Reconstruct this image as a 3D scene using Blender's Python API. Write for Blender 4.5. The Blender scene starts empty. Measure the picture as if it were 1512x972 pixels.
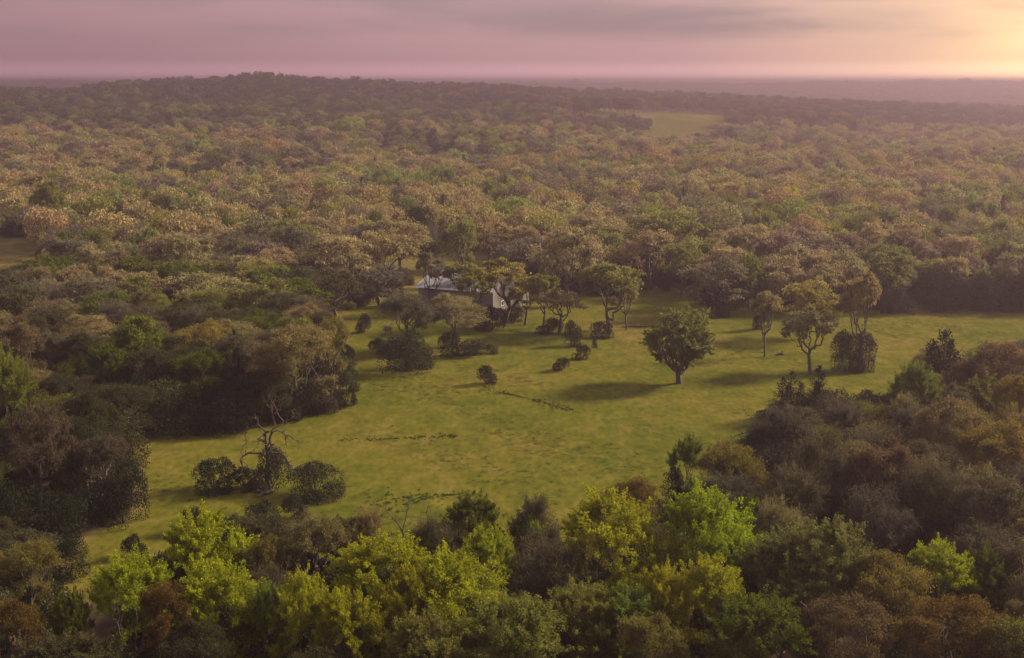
import bpy, math, random
import numpy as np
from mathutils import Vector

R_ = np.random.default_rng
C = bpy.context.scene.collection
SC = bpy.context.scene

# ---------------------------------------------------------------- camera geometry
CAM_H = 48.0
F = 1825.0                      # focal length in photo pixels (1512 wide)
TH = math.atan(364.0 / F)       # pitch below the horizontal
CT, ST = math.cos(TH), math.sin(TH)


def lerpk(x, xs, ys):
    return np.interp(x, xs, ys)


def sstep(a, b, v):
    t = np.clip((v - a) / (b - a), 0, 1)
    return t * t * (3 - 2 * t)


def terrain(x, y):
    """height of the land: flat meadow, a wooded ridge some 1.5 km off, a long far rise."""
    x = np.asarray(x, float); y = np.asarray(y, float)
    yy = np.maximum(y, 1.0)
    u = 756 + F * x / (yy * CT + 1e-6)
    u = np.clip(u, -900, 2400)
    crest = lerpk(u, [-900, -300, 0, 90, 150, 250, 320, 380, 450, 600, 750, 900, 1100, 1200, 1500, 1800, 2400],
                  [20, 24, 29, 27, 33, 37, 39, 43.5, 38, 34, 31, 23, 18, 14, 5, 0, 0])
    r = np.sqrt(x * x + y * y)
    up = sstep(560, 1480, r)
    dn = 1 - 0.75 * sstep(1560, 2300, r)
    h = crest * up * dn
    far = 40.5 + 2.0 * np.sin(u * .021 + 1) * np.sin(u * .0067) + 1.0 * np.sin(u * .06 + 2.2) + 1.6 * np.sin(u * 0.0043 + 1.0) + 1.2 * np.sin(u * 0.013 + 2.0) + lerpk(u, [-900, 100, 350, 900, 1400, 1600, 2400], [2.5, 2, -1, -1, 1, 3, 3])
    h = np.maximum(h, far * sstep(2100, 3900, r) * (1 - .5 * sstep(3980, 4500, r)))
    h = h + 0.35 * np.sin(x * 0.045 + 1.3) * np.sin(y * 0.038) * sstep(60, 200, r)
    h = h + (3.6 * np.sin(x * 0.011 + 0.5 * np.sin(y * 0.006)) * np.sin(y * 0.012 + 1) + 2.2 * np.sin(x * .023 + y * .006 + 2) * np.sin(y * .021 - x * .004)) * sstep(430, 760, r) * (1 - .6 * sstep(1200, 1500, r)) * (1 - sstep(2000, 3000, r))
    return h * np.where(y < 0, 0.0, 1.0)


def project(x, y, z):
    """world -> photo pixel (1512 x 972) and depth along the optical axis"""
    x = np.asarray(x, float); y = np.asarray(y, float); z = np.asarray(z, float) - CAM_H
    dep = y * CT - z * ST
    upc = y * ST + z * CT
    dep_ = np.maximum(dep, 1e-3)
    return 756 + F * x / dep_, 486 - F * upc / dep_, dep


def ground_at(px, py):
    """where the ray of a photo pixel meets the land"""
    cx = (px - 756) / F; cy = (486 - py) / F
    d = np.array([cx, CT + cy * ST, cy * CT - ST])
    # flat first, then march
    t = CAM_H / max(-d[2], 1e-3)
    if t * d[1] < 500:
        for _ in range(6):
            h = float(terrain(t * d[0], t * d[1]))
            t = (CAM_H - h) / -d[2]
        return t * d[0], t * d[1]
    t = 60.0
    while t < 9000:
        x, y, z = d * t
        if CAM_H + z < terrain(x, y):
            break
        t *= 1.004
    return d[0] * t, d[1] * t


def inpoly(px, py, poly):
    px = np.asarray(px, float); py = np.asarray(py, float)
    ins = np.zeros(px.shape, bool)
    n = len(poly)
    for i in range(n):
        x0, y0 = poly[i]; x1, y1 = poly[(i + 1) % n]
        if y0 == y1:
            continue
        c = ((y0 > py) != (y1 > py)) & (px < (x1 - x0) * (py - y0) / (y1 - y0) + x0)
        ins ^= c
    return ins


FIELD = [(180, 642), (260, 640), (360, 636), (440, 622), (515, 602), (528, 590), (540, 552), (640, 548), (735, 522), (775, 480), (800, 492), (880, 494),
         (950, 442), (1000, 436), (1060, 464), (1100, 468), (1230, 462), (1300, 464), (1360, 457), (1530, 460), (1800, 462), (1800, 492), (1530, 495), (1440, 512), (1400, 500), (1350, 520),
         (1330, 570), (1230, 578), (1190, 560), (1150, 590), (1100, 618), (1095, 650), (1030, 655), (1005, 650), (985, 690), (965, 712), (900, 725), (700, 740), (640, 752),
         (560, 762), (500, 768), (400, 760), (300, 752), (262, 790), (200, 835), (120, 900), (98, 850), (95, 822), (135, 790), (225, 757), (218, 700), (205, 670)]
GLIMPSE = [(482, 446), (560, 452), (600, 470), (545, 490), (552, 545), (530, 545), (522, 510), (500, 470)]
CLEAR_LEFT = [(-60, 346), (46, 352), (54, 372), (24, 388), (-60, 396)]
CLEAR_BACK = [(558, 374), (700, 370), (745, 377), (745, 392), (560, 394)]
CLEAR_BACK2 = [(868, 374), (908, 374), (906, 392), (872, 392)]
CLEAR_SLIT = [(222, 408), (296, 406), (296, 418), (228, 420)]
PINK_STRIP = [(925, 430), (1000, 428), (1000, 440), (925, 442)]
PASTURE = [(962, 166), (1030, 166), (1072, 170), (1066, 182), (1040, 195), (1000, 200), (950, 202), (966, 186)]
PASTURE2 = [(884, 159), (925, 160), (965, 164), (965, 169), (925, 166), (884, 163)]
BARN_VIEW = [(610, 415), (628, 400), (770, 400), (795, 425), (795, 465), (640, 458), (612, 425)]
PROTECT = [FIELD, GLIMPSE, CLEAR_LEFT, CLEAR_BACK, CLEAR_BACK2, CLEAR_SLIT, PINK_STRIP, PASTURE, PASTURE2, BARN_VIEW]
# open grassland as it lies on the ground (reaches a little under the crowns in front of it)
GRASS_POLYS = [[(170, 628), (500, 585), (505, 440), (470, 425), (640, 425), (800, 440), (930, 418), (1060, 440), (1830, 432), (1830, 520), (1400, 560), (1250, 620), (1120, 680),
                (1000, 760), (900, 800), (600, 850), (250, 850), (180, 890), (85, 900), (80, 850), (135, 800), (215, 740), (190, 670)],
               [(-200, 335), (60, 340), (75, 400), (40, 440), (-200, 450)], [(540, 355), (940, 355), (945, 412), (540, 415)],
               [(200, 395), (320, 395), (330, 440), (200, 440)], PASTURE, PASTURE2]

# ---------------------------------------------------------------- materials
def new_mat(name):
    m = bpy.data.materials.new(name); m.use_nodes = True
    nt = m.node_tree; nt.nodes.clear()
    out = nt.nodes.new('ShaderNodeOutputMaterial')
    return m, nt, out


def N(nt, typ, **kw):
    n = nt.nodes.new(typ)
    for k, v in kw.items():
        if k.startswith('i_'):
            n.inputs[int(k[2:])].default_value = v
        else:
            setattr(n, k, v)
    return n


def leaf_material(name, instancer=False, trans=0.42, lo=.80, hi=1.20):
    m, nt, out = new_mat(name)
    L = nt.links
    if instancer:
        base = N(nt, 'ShaderNodeAttribute', attribute_type='INSTANCER', attribute_name='tint')
        bc = base.outputs['Color']
        vec = None
    else:
        base = N(nt, 'ShaderNodeObjectInfo')
        bc = base.outputs['Color']
    at = N(nt, 'ShaderNodeAttribute', attribute_name='v')          # one value per leaf
    tc = N(nt, 'ShaderNodeTexCoord')
    no = N(nt, 'ShaderNodeTexNoise'); no.inputs['Scale'].default_value = 0.45; no.inputs['Detail'].default_value = 2
    L.new(tc.outputs['Object'], no.inputs['Vector'])
    # value: per-leaf 0.65..1.45, clump tone 0.8..1.25
    mr = N(nt, 'ShaderNodeMapRange'); mr.inputs[3].default_value = lo; mr.inputs[4].default_value = hi
    L.new(at.outputs['Fac'], mr.inputs[0])
    mr2 = N(nt, 'ShaderNodeMapRange'); mr2.inputs[1].default_value = 0.3; mr2.inputs[2].default_value = 0.7
    mr2.inputs[3].default_value = 0.72; mr2.inputs[4].default_value = 1.3
    L.new(no.outputs['Fac'], mr2.inputs[0])
    mu = N(nt, 'ShaderNodeMath', operation='MULTIPLY'); L.new(mr.outputs[0], mu.inputs[0]); L.new(mr2.outputs[0], mu.inputs[1])
    hs = N(nt, 'ShaderNodeHueSaturation')
    mh = N(nt, 'ShaderNodeMapRange'); mh.inputs[3].default_value = 0.488; mh.inputs[4].default_value = 0.520
    no2 = N(nt, 'ShaderNodeTexNoise'); no2.inputs['Scale'].default_value = 0.9
    L.new(tc.outputs['Object'], no2.inputs['Vector'])
    L.new(no2.outputs['Fac'], mh.inputs[0])
    L.new(mh.outputs[0], hs.inputs['Hue']); L.new(mu.outputs[0], hs.inputs['Value']); L.new(bc, hs.inputs['Color'])
    d = N(nt, 'ShaderNodeBsdfDiffuse'); t = N(nt, 'ShaderNodeBsdfTranslucent')
    L.new(hs.outputs[0], d.inputs[0]); L.new(hs.outputs[0], t.inputs[0])
    mx = N(nt, 'ShaderNodeMixShader'); mx.inputs[0].default_value = trans
    L.new(d.outputs[0], mx.inputs[1]); L.new(t.outputs[0], mx.inputs[2])
    L.new(mx.outputs[0], out.inputs['Surface'])
    return m


def plain_noise_mat(name, c1, c2, scale=3.0, rough=0.9, stretch=(1, 1, 1), bump=0.0, metallic=0.0):
    m, nt, out = new_mat(name); L = nt.links
    tc = N(nt, 'ShaderNodeTexCoord'); mp = N(nt, 'ShaderNodeMapping'); mp.inputs['Scale'].default_value = stretch
    L.new(tc.outputs['Object'], mp.inputs[0])
    no = N(nt, 'ShaderNodeTexNoise'); no.inputs['Scale'].default_value = scale; no.inputs['Detail'].default_value = 6
    L.new(mp.outputs[0], no.inputs['Vector'])
    cr = N(nt, 'ShaderNodeValToRGB'); cr.color_ramp.elements[0].position = .35; cr.color_ramp.elements[1].position = .65
    cr.color_ramp.elements[0].color = (*c1, 1); cr.color_ramp.elements[1].color = (*c2, 1)
    L.new(no.outputs['Fac'], cr.inputs[0])
    b = N(nt, 'ShaderNodeBsdfPrincipled'); b.inputs['Roughness'].default_value = rough; b.inputs['Metallic'].default_value = metallic
    L.new(cr.outputs[0], b.inputs['Base Color'])
    if bump:
        bm = N(nt, 'ShaderNodeBump'); bm.inputs['Strength'].default_value = bump; bm.inputs['Distance'].default_value = .05
        L.new(no.outputs['Fac'], bm.inputs['Height']); L.new(bm.outputs[0], b.inputs['Normal'])
    L.new(b.outputs[0], out.inputs['Surface'])
    return m


M_LEAF = leaf_material('leaves')
M_LEAF_I = leaf_material('leaves_far', instancer=True, trans=.3, lo=.84, hi=1.16)
M_EVER = leaf_material('evergreen_leaves', trans=0.15)
M_BARK = plain_noise_mat('bark', (.035, .026, .022), (.085, .066, .055), 2.5, .95, (3, 3, .6))
M_DEAD = plain_noise_mat('dead_wood', (.020, .014, .012), (.070, .050, .040), 3.0, .9, (3, 3, .5), .4)
M_ROOF = plain_noise_mat('roof_metal', (.15, .142, .165), (.20, .19, .21), .35, .5, (1, .15, 1), 0, .1)
M_WALL = plain_noise_mat('wall_sheet', (.11, .10, .10), (.15, .14, .13), .5, .7, (1, 1, .3))
M_WALL2 = plain_noise_mat('wall_end', (.10, .088, .084), (.14, .122, .115), .5, .7, (1, 1, .3))
M_TRIM = plain_noise_mat('trim_white', (.7, .68, .66), (.8, .78, .76), 1, .5)
M_DOOR = plain_noise_mat('door_dark', (.05, .045, .04), (.09, .08, .07), 1, .7)
M_GLASS = plain_noise_mat('window_glass', (.03, .035, .04), (.05, .055, .06), 1, .1)
M_WEED = leaf_material('weed_leaves', trans=.3)


# ---------------------------------------------------------------- mesh helpers
def make_mesh(name, V, Fq, mats, vals=None):
    """V (n,3) array, Fq: (m,4) quads or (m,3) tris array, vals: one float per face"""
    me = bpy.data.meshes.new(name)
    V = np.ascontiguousarray(V, np.float32)
    k = Fq.shape[1]
    me.vertices.add(len(V)); me.vertices.foreach_set('co', V.ravel())
    me.loops.add(Fq.size); me.loops.foreach_set('vertex_index', np.ascontiguousarray(Fq, np.int32).ravel())
    me.polygons.add(len(Fq))
    me.polygons.foreach_set('loop_start', np.arange(len(Fq), dtype=np.int32) * k)
    me.polygons.foreach_set('loop_total', np.full(len(Fq), k, np.int32))
    me.update(calc_edges=True)
    if vals is not None:
        a = me.attributes.new('v', 'FLOAT', 'FACE'); a.data.foreach_set('value', np.ascontiguousarray(vals, np.float32))
    for m in (mats if isinstance(mats, (list, tuple)) else [mats]):
        me.materials.append(m)
    return me


class Tubes:
    def __init__(s): s.V = []; s.F = []; s.n = 0

    def add(s, pts, rad, sides=5):
        pts = np.asarray(pts, float); n = len(pts)
        tan = np.gradient(pts, axis=0); tan /= np.linalg.norm(tan, axis=1)[:, None] + 1e-9
        ref = np.array([0.31, 0.87, 0.38]); ref2 = np.array([1., 0, 0])
        a = np.cross(tan, ref); bad = np.linalg.norm(a, axis=1) < .2; a[bad] = np.cross(tan[bad], ref2)
        a /= np.linalg.norm(a, axis=1)[:, None] + 1e-9
        b = np.cross(tan, a)
        an = np.arange(sides) * 2 * math.pi / sides
        ring = pts[:, None, :] + np.asarray(rad)[:, None, None] * (np.cos(an)[None, :, None] * a[:, None, :] + np.sin(an)[None, :, None] * b[:, None, :])
        s.V.append(ring.reshape(-1, 3))
        for i in range(n - 1):
            for j in range(sides):
                j2 = (j + 1) % sides
                s.F.append((s.n + i * sides + j, s.n + i * sides + j2, s.n + (i + 1) * sides + j2, s.n + (i + 1) * sides + j))
        s.n += n * sides

    def mesh(s, name, mat):
        me = make_mesh(name, np.concatenate(s.V), np.array(s.F), mat)
        me.polygons.foreach_set('use_smooth', np.ones(len(me.polygons), bool))
        return me


def curve3(p0, p1, p2, n):
    t = np.linspace(0, 1, n)[:, None]
    return (1 - t) ** 2 * p0 + 2 * t * (1 - t) * p1 + t * t * p2


def leaf_quads(rng, P, size, aspect=.55, dirs=None, spread=1.0):
    """diamond leaves centred on P; dirs: preferred long direction"""
    n = len(P)
    a = rng.normal(size=(n, 3))
    if dirs is not None:
        a = dirs + a * .55 * spread
    a /= np.linalg.norm(a, axis=1)[:, None] + 1e-9
    b = np.cross(a, rng.normal(size=(n, 3))); b /= np.linalg.norm(b, axis=1)[:, None] + 1e-9
    s = (size * rng.uniform(.55, 1.4, n))[:, None]
    a = a * s; b = b * s * aspect
    V = np.stack([P - a * .5, P + b * .5 + a * .05, P + a * .5, P - b * .5 + a * .05], 1).reshape(-1, 3)
    return V, np.arange(n * 4).reshape(n, 4), rng.uniform(0, 1, n)


def unit(v):
    return v / (np.linalg.norm(v, axis=-1, keepdims=True) + 1e-9)


def gen_tree(seed, H=11., R=5.2, style='oak', n_leaf=6000, leaf=.24, nlobe=12, trunk_h=.28, trunk_r=.32, skirt=True, zlow=0., flat=1., dome=1., ball=False, twigs=True, lobe_k=1.0, sides=5):
    """returns (trunk Tubes, leaf (V,F,vals)); x-y centred, base at z=0, height H, crown radius R"""
    rng = R_(seed)
    T = Tubes()
    lobes = []
    lph = rng.uniform(0, 6.28); lop = rng.uniform(.12, .30)
    zt = H * trunk_h
    for i in range(nlobe):
        f = (i + .5) / nlobe
        rad = R * (.12 + .62 * math.sqrt(f)) * rng.uniform(.85, 1.12)
        an = i * 2.399963 + rng.uniform(-.35, .35)
        rad *= 1 + lop * math.sin(an + lph)
        lr = R * rng.uniform(.24, .42) * lobe_k
        top = H - lr * .8
        if style == 'oak':
            z = top - (rad / R) ** 2 * H * rng.uniform(.30, .50) * dome - rng.uniform(0, .12) * H
        elif style == 'elm':
            z = top - (rad / R) ** 1.5 * H * rng.uniform(.35, .75)
        else:
            z = top - (rad / R) ** 1.3 * H * rng.uniform(.3, .7)
        z = max(z, zt + lr * .35, zlow * H)
        if ball:
            cz = 1 - 2 * f; ra = math.sqrt(max(0, 1 - cz * cz)); q_ = rng.uniform(.55, .82)
            rad = R * ra * q_ * .92 * (1 + .4 * lop * math.sin(an + lph)); z = H * .58 + cz * H * .40 * q_ * (1 if cz > 0 else .95)
        lobes.append((np.array([rad * math.cos(an), rad * math.sin(an), z]), lr))
    for i in range(max(2, nlobe // 4) if skirt else 0):       # a few low skirts
        an = rng.uniform(0, 6.28); rad = R * rng.uniform(.35, .75); lr = R * rng.uniform(.2, .3)
        lobes.append((np.array([rad * math.cos(an), rad * math.sin(an), zt + H * rng.uniform(.05, .22)]), lr))
    lean = rng.uniform(-.06, .06, 2) * H
    fork = np.array([lean[0], lean[1], zt])
    T.add([(0, 0, -.5), (0, 0, .1), (lean[0] * .3, lean[1] * .4, zt * .5), fork, fork + (0, 0, H * .12)], [trunk_r * 1.5, trunk_r * 1.15, trunk_r, trunk_r * .9, trunk_r * .5], 7)
    P = []; D = []
    nm = max(3, len(lobes) // 4)
    th0 = rng.uniform(0, 6.28); mains = []
    for m_ in range(nm):
        th = th0 + m_ * 6.283 / nm + rng.uniform(-.35, .35)
        mine = [c for c, _ in lobes if math.cos(math.atan2(c[1], c[0]) - th) > math.cos(3.3 / nm)]
        e = (np.mean(mine, 0) if mine else lobes[m_][0]) * np.array([.85, .85, .9])
        p0 = fork + np.array([0, 0, rng.uniform(-.30, .45) * zt])
        md = p0 * .45 + e * .55 + np.array([e[0] * .22, e[1] * .22, -.07 * H * rng.uniform(.2, 1.4)]) + rng.normal(size=3) * R * .06
        cv = curve3(p0, md, e, 8); cv[1:-1] += rng.normal(size=(6, 3)) * R * .035
        T.add(cv, np.linspace(trunk_r * .62, trunk_r * .2, 8) * rng.uniform(.8, 1.1), sides)
        mains.append((th, cv))
    for c, lr in lobes:
        a_ = math.atan2(c[1], c[0])
        th, cv0 = max(mains, key=lambda q: math.cos(q[0] - a_))
        st = cv0[rng.integers(3, 8)]
        mid = (st + c) / 2 + rng.normal(size=3) * R * .07 + np.array([0, 0, -.03 * H])
        cv = curve3(st, mid, c, 5)
        cv[1:-1] += rng.normal(size=(3, 3)) * R * .03
        T.add(cv, np.linspace(trunk_r * .26, trunk_r * .09, 5), max(3, sides - 1))
        if style == 'oak':
            k = 12
            d = unit(rng.normal(size=(k, 3)) + np.array([c[0], c[1], 0]) / R * .6 + np.array([0, 0, .55]))
            sc = c + d * lr * rng.uniform(.55, 1.05, k)[:, None] * np.array([1.1, 1.1, .75 * flat])
            for q in range(k):
                if twigs:
                    m = (c + sc[q]) / 2 + rng.normal(size=3) * lr * .12
                    T.add([c, m, sc[q]], [trunk_r * .11, trunk_r * .07, trunk_r * .03], 3)
                n = max(3, int(n_leaf / (len(lobes) * k)))
                g = rng.normal(size=(n, 3)) * lr * np.array([.24, .24, .15 * flat])
                P.append(sc[q] + g); D.append(np.tile(d[q], (n, 1)))
        elif style == 'elm':
            k = 15
            d = unit(rng.normal(size=(k, 3)) * .8 + np.array([c[0], c[1], 0]) / R * .7 + np.array([0, 0, .75]))
            Ls = lr * rng.uniform(.8, 1.65, k)
            for q in range(k):
                tip = c + d[q] * Ls[q] + np.array([0, 0, Ls[q] * .15])
                if twigs:
                    T.add([c, (c + tip) / 2 - np.array([0, 0, lr * .08]), tip], [trunk_r * .10, trunk_r * .06, trunk_r * .02], 3)
                n = max(3, int(n_leaf / (len(lobes) * k)))
                t = rng.uniform(.25, 1.05, n)[:, None]
                g = rng.normal(size=(n, 3)) * lr * .17 * (1.15 - t * .75)
                P.append(c + (tip - c) * t + g); D.append(np.tile(d[q], (n, 1)))
        elif style == 'twig':
            k = 16
            d = unit(rng.normal(size=(k, 3)) + np.array([c[0], c[1], 0]) / R * .6 + np.array([0, 0, .6]))
            for q in range(k):
                tip = c + d[q] * lr * rng.uniform(.8, 1.5)
                m = (c + tip) / 2 + rng.normal(size=3) * lr * .15
                T.add([c, m, tip], [trunk_r * .12, trunk_r * .07, trunk_r * .02], 3)
                n = max(3, int(n_leaf / (len(lobes) * k)))
                t = rng.uniform(.2, 1.1, n)[:, None]
                g = rng.normal(size=(n, 3)) * lr * .2
                P.append(c + (tip - c) * t + g); D.append(unit(np.tile(d[q], (n, 1)) + rng.normal(size=(n, 3)) * .5))
    P = np.concatenate(P); D = np.concatenate(D)
    # drop leaves in drifting gaps so that the outline is uneven
    ph = rng.uniform(0, 6, 3)
    keep = (np.sin(P[:, 0] * 1.3 + ph[0]) + np.sin(P[:, 1] * 1.5 + ph[1]) + np.sin(P[:, 2] * 1.9 + ph[2])) > -1.75
    P = P[keep]; D = D[keep]
    if style == 'twig':
        a = leaf_quads(rng, P, leaf * 3.2, .07, D, .8)
    elif style == 'elm':
        a = leaf_quads(rng, P, leaf, .6, D, 1.1)
    else:
        a = leaf_quads(rng, P, leaf, .7)
    return T, a


def gen_bush(seed, H=3.0, R=2.2, n_leaf=4500, leaf=.17, nl=13):
    rng = R_(seed); T = Tubes(); P = []; D = []
    for i in range(nl):
        f = (i + .5) / nl
        an = i * 2.4 + rng.uniform(-.4, .4); rad = R * .75 * math.sqrt(f) * rng.uniform(.85, 1.1)
        lr = R * rng.uniform(.30, .45)
        z = max(lr * .5, (H - lr * .8) * (1 - .62 * (rad / R) ** 2) * rng.uniform(.75, 1.0))
        if i % 5 in (1, 3): z = lr * .62; rad = R * rng.uniform(.5, .78)
        c = np.array([rad * math.cos(an), rad * math.sin(an), z])
        T.add([(0.1 * math.cos(an), .1 * math.sin(an), -.2), c * .5 + np.array([0, 0, .05]), c], [.07, .05, .02], 3)
        n = n_leaf // nl
        d = unit(rng.normal(size=(n, 3)) + np.array([0, 0, .25]))
        rr = lr * rng.uniform(.55, 1.08, n) ** .6
        P.append(c + d * rr[:, None] + rng.normal(size=(n, 3)) * lr * .06); D.append(d)
    P = np.concatenate(P); D = np.concatenate(D); P[:, 2] = np.abs(P[:, 2]) + .03
    return T, leaf_quads(rng, P, leaf, .6, D, 1.3)


def gen_cedar(seed, H=9., R=3.0, n_leaf=7000, leaf=.26, spires=3):
    rng = R_(seed); T = Tubes(); P = []; D = []
    for s in range(spires):
        an = s * 2.3 + rng.uniform(-.3, .3); off = 0 if s == 0 else R * .45
        bx, by = off * math.cos(an), off * math.sin(an); h = H * (1 if s == 0 else rng.uniform(.65, .88)); r = R * (.8 if s == 0 else .6)
        T.add([(bx * .3, by * .3, -.3), (bx, by, h * .4), (bx, by, h * .95)], [.2, .13, .03], 5)
        nb = int(h * 9)
        for b in range(nb):
            f = (b + .5) / nb
            z = h * (.06 + .94 * f)
            ext = r * (1 - f) ** .75 * rng.uniform(.7, 1.15) + .12
            a2 = rng.uniform(0, 6.28)
            dirv = np.array([math.cos(a2), math.sin(a2), .35 + .5 * f])
            n = max(4, int(n_leaf / (spires * nb) * (1.5 - f)))
            t = rng.uniform(.15, 1.05, n)[:, None]
            p = np.array([bx, by, z]) + dirv * ext * t + rng.normal(size=(n, 3)) * (.14 + .11 * ext) * (1.2 - t * .7)
            P.append(p); D.append(np.tile(unit(dirv + np.array([0, 0, .4])), (n, 1)))
    P = np.concatenate(P); D = np.concatenate(D); P[:, 2] = np.abs(P[:, 2]) + .03
    return T, leaf_quads(rng, P, leaf, .4, D, .8)


PROTO = {}


def proto(key, gen, leafmat, H, R, **kw):
    T, (V, Fq, vals) = gen(H=H, R=R, **kw)
    # real outline, so that a copy can be scaled to a wanted size
    zt = np.percentile(V[:, 2], 99.7); rr = np.percentile(np.hypot(V[:, 0], V[:, 1]), 97)
    PROTO.setdefault(key, []).append(dict(trunk=T.mesh('trunk', M_BARK), crown=make_mesh('crown', V, Fq, leafmat, vals), H=zt, R=rr))


NEAR, MID = 235, 235
for i in range(5):
    proto('oak_near', gen_tree, M_LEAF, 11, 5.6, seed=10 + i, style='oak', n_leaf=26000, leaf=.175, nlobe=17 + i % 3, trunk_r=.30, lobe_k=.88, flat=.85)
    proto('oak_mid', gen_tree, M_LEAF, 11, 6.0, seed=30 + i, style='oak', n_leaf=7500, leaf=.34, nlobe=16 + i % 3, trunk_r=.34, lobe_k=.85, flat=.8, sides=4)
for i in range(4):
    proto('elm_near', gen_tree, M_LEAF, 12, 4.6, seed=50 + i, style='elm', n_leaf=62000, leaf=.175, nlobe=20, trunk_r=.24, trunk_h=.12)
    proto('twig_near', gen_tree, M_LEAF, 10, 4.6, seed=70 + i, style='twig', n_leaf=12000, leaf=.26, nlobe=13, trunk_r=.24)
for i in range(3):
    proto('elm_mid', gen_tree, M_LEAF, 11, 4.8, seed=60 + i, style='elm', n_leaf=9500, leaf=.34, nlobe=13, trunk_r=.26, trunk_h=.2, sides=4)
    proto('twig_mid', gen_tree, M_LEAF, 10, 5.0, seed=80 + i, style='twig', n_leaf=4500, leaf=.3, nlobe=10, trunk_r=.26, sides=4)
proto('lone', gen_tree, M_LEAF, 11, 5.4, seed=402, style='elm', n_leaf=46000, leaf=.24, nlobe=38, trunk_r=.40, trunk_h=.13, lobe_k=.66, ball=True, skirt=False)
for i in range(3):
    proto('ball', gen_tree, M_LEAF, 11, 5.2, seed=440 + i, style='oak', n_leaf=14000, leaf=.33, nlobe=24, trunk_r=.3, trunk_h=.18, lobe_k=.85, ball=True, skirt=False)
for i in range(4):
    proto('oakhigh', gen_tree, M_LEAF, 11, 5.6, seed=420 + i, style='oak', n_leaf=7500, leaf=.33, nlobe=21, trunk_r=.34, trunk_h=.24, skirt=False, zlow=.50, lobe_k=.72, flat=.62, sides=5)
for i in range(4):
    proto('bush', gen_bush, M_EVER, 3, 2.3, seed=90 + i)
    proto('bigbush', gen_bush, M_EVER, 6.5, 4.6, seed=190 + i, n_leaf=12000, leaf=.22, nl=22)
for i in range(3):
    proto('cedar', gen_cedar, M_EVER, 9, 3.0, seed=100 + i, spires=2 + i)

# ---------------------------------------------------------------- object helpers
def link(o, parent=None):
    C.objects.link(o)
    if parent is not None:
        o.parent = parent
    return o


def tag(o, label=None, cat=None, group=None, kind=None):
    if label: o['label'] = label
    if cat: o['category'] = cat
    if group: o['group'] = group
    if kind: o['kind'] = kind
    return o


TINT = dict(
    lime=(.200, .222, .010), yellowgreen=(.215, .205, .010), pale=(.160, .175, .050), green=(.074, .084, .011), midgreen=(.118, .132, .022),
    greygreen=(.120, .118, .034), olive=(.130, .124, .028), mustard=(.175, .145, .036), gold=(.185, .140, .032), orange=(.125, .076, .022),
    tan=(.185, .145, .062), brown=(.100, .086, .048), russet=(.130, .094, .048), mauve=(.135, .105, .068), greybrown=(.092, .080, .054),
    dark=(.024, .028, .015), darkolive=(.056, .054, .024), bushgreen=(.036, .036, .022), bushgrey=(.060, .055, .036))
KINDS = dict(ball=('leafy_tree', 'tree'), oakhigh=('oak_tree', 'tree'), lone=('leafy_tree', 'tree'), oak=('oak_tree', 'tree'), elm=('leafy_tree', 'tree'), twig=('bare_tree', 'tree'), cedar=('cedar_tree', 'cedar'), bush=('bush', 'bush'), bigbush=('bush', 'bush'))
PROTO_WIDE = True
rs = random.Random(4)
count = {}


def place(kind, x, y, h, w, tint, label, group=None, variant=None, rot=None):
    """one plant: an Empty at its foot with trunk and crown"""
    d = math.hypot(x, y)
    key = kind
    if kind in ('oak', 'elm', 'twig'):
        key = kind + ('_near' if d < NEAR else '_mid')
    ps = PROTO[key]
    k = count.get(key, 0); count[key] = k + 1
    p = ps[(k if variant is None else variant) % len(ps)]
    nm, cat = KINDS[kind]
    e = bpy.data.objects.new(nm, None); link(e)
    e.empty_display_size = .5
    e.location = (x, y, float(terrain(x, y)) - .05)
    e.rotation_euler = (0, 0, rs.uniform(0, 6.28) if rot is None else rot)
    if key == 'elm_near' and PROTO_WIDE: w *= 1.2
    sx = w / 2 / p['R']
    e.scale = (sx * rs.uniform(.95, 1.05), sx * rs.uniform(.95, 1.05), h / p['H'])
    tag(e, label, cat, group)
    t = link(bpy.data.objects.new('stem' if 'bush' in kind else 'trunk', p['trunk']), e)
    c = link(bpy.data.objects.new('foliage' if 'bush' in kind else 'crown', p['crown']), e)
    col = TINT[tint] if isinstance(tint, str) else tint
    j = [rs.uniform(.94, 1.06) for _ in range(3)]
    q = .85 if 'bush' in kind or kind == 'cedar' else float(np.interp(d, [150, 260], [.72, 1.25])) if kind != 'elm' else 1.0  # near crowns tinted darker, mid ones lighter: shade and sun put into colour
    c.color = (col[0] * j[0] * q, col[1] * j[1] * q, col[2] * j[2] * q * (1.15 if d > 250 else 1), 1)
    return e


PLACED = []      # (x, y, radius)


def hand(kind, px, ytop, ybase, wpx, tint, label, group=None, variant=None, rot=None):
    x, y = ground_at(px, ybase)
    z = float(terrain(x, y)); _, _, dep = project(x, y, z)
    # height so that the top lands on ytop
    lo, hi = .2, 40
    for _ in range(30):
        m = (lo + hi) / 2
        if project(x, y, z + m)[1] > ytop: lo = m
        else: hi = m
    w = wpx * float(dep) / F
    PLACED.append((x, y, w / 2))
    return place(kind, x, y, lo, w, tint, label, group, variant, rot)


# ================================================================ THE TREES ONE CAN POINT AT
H_ = hand
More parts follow.
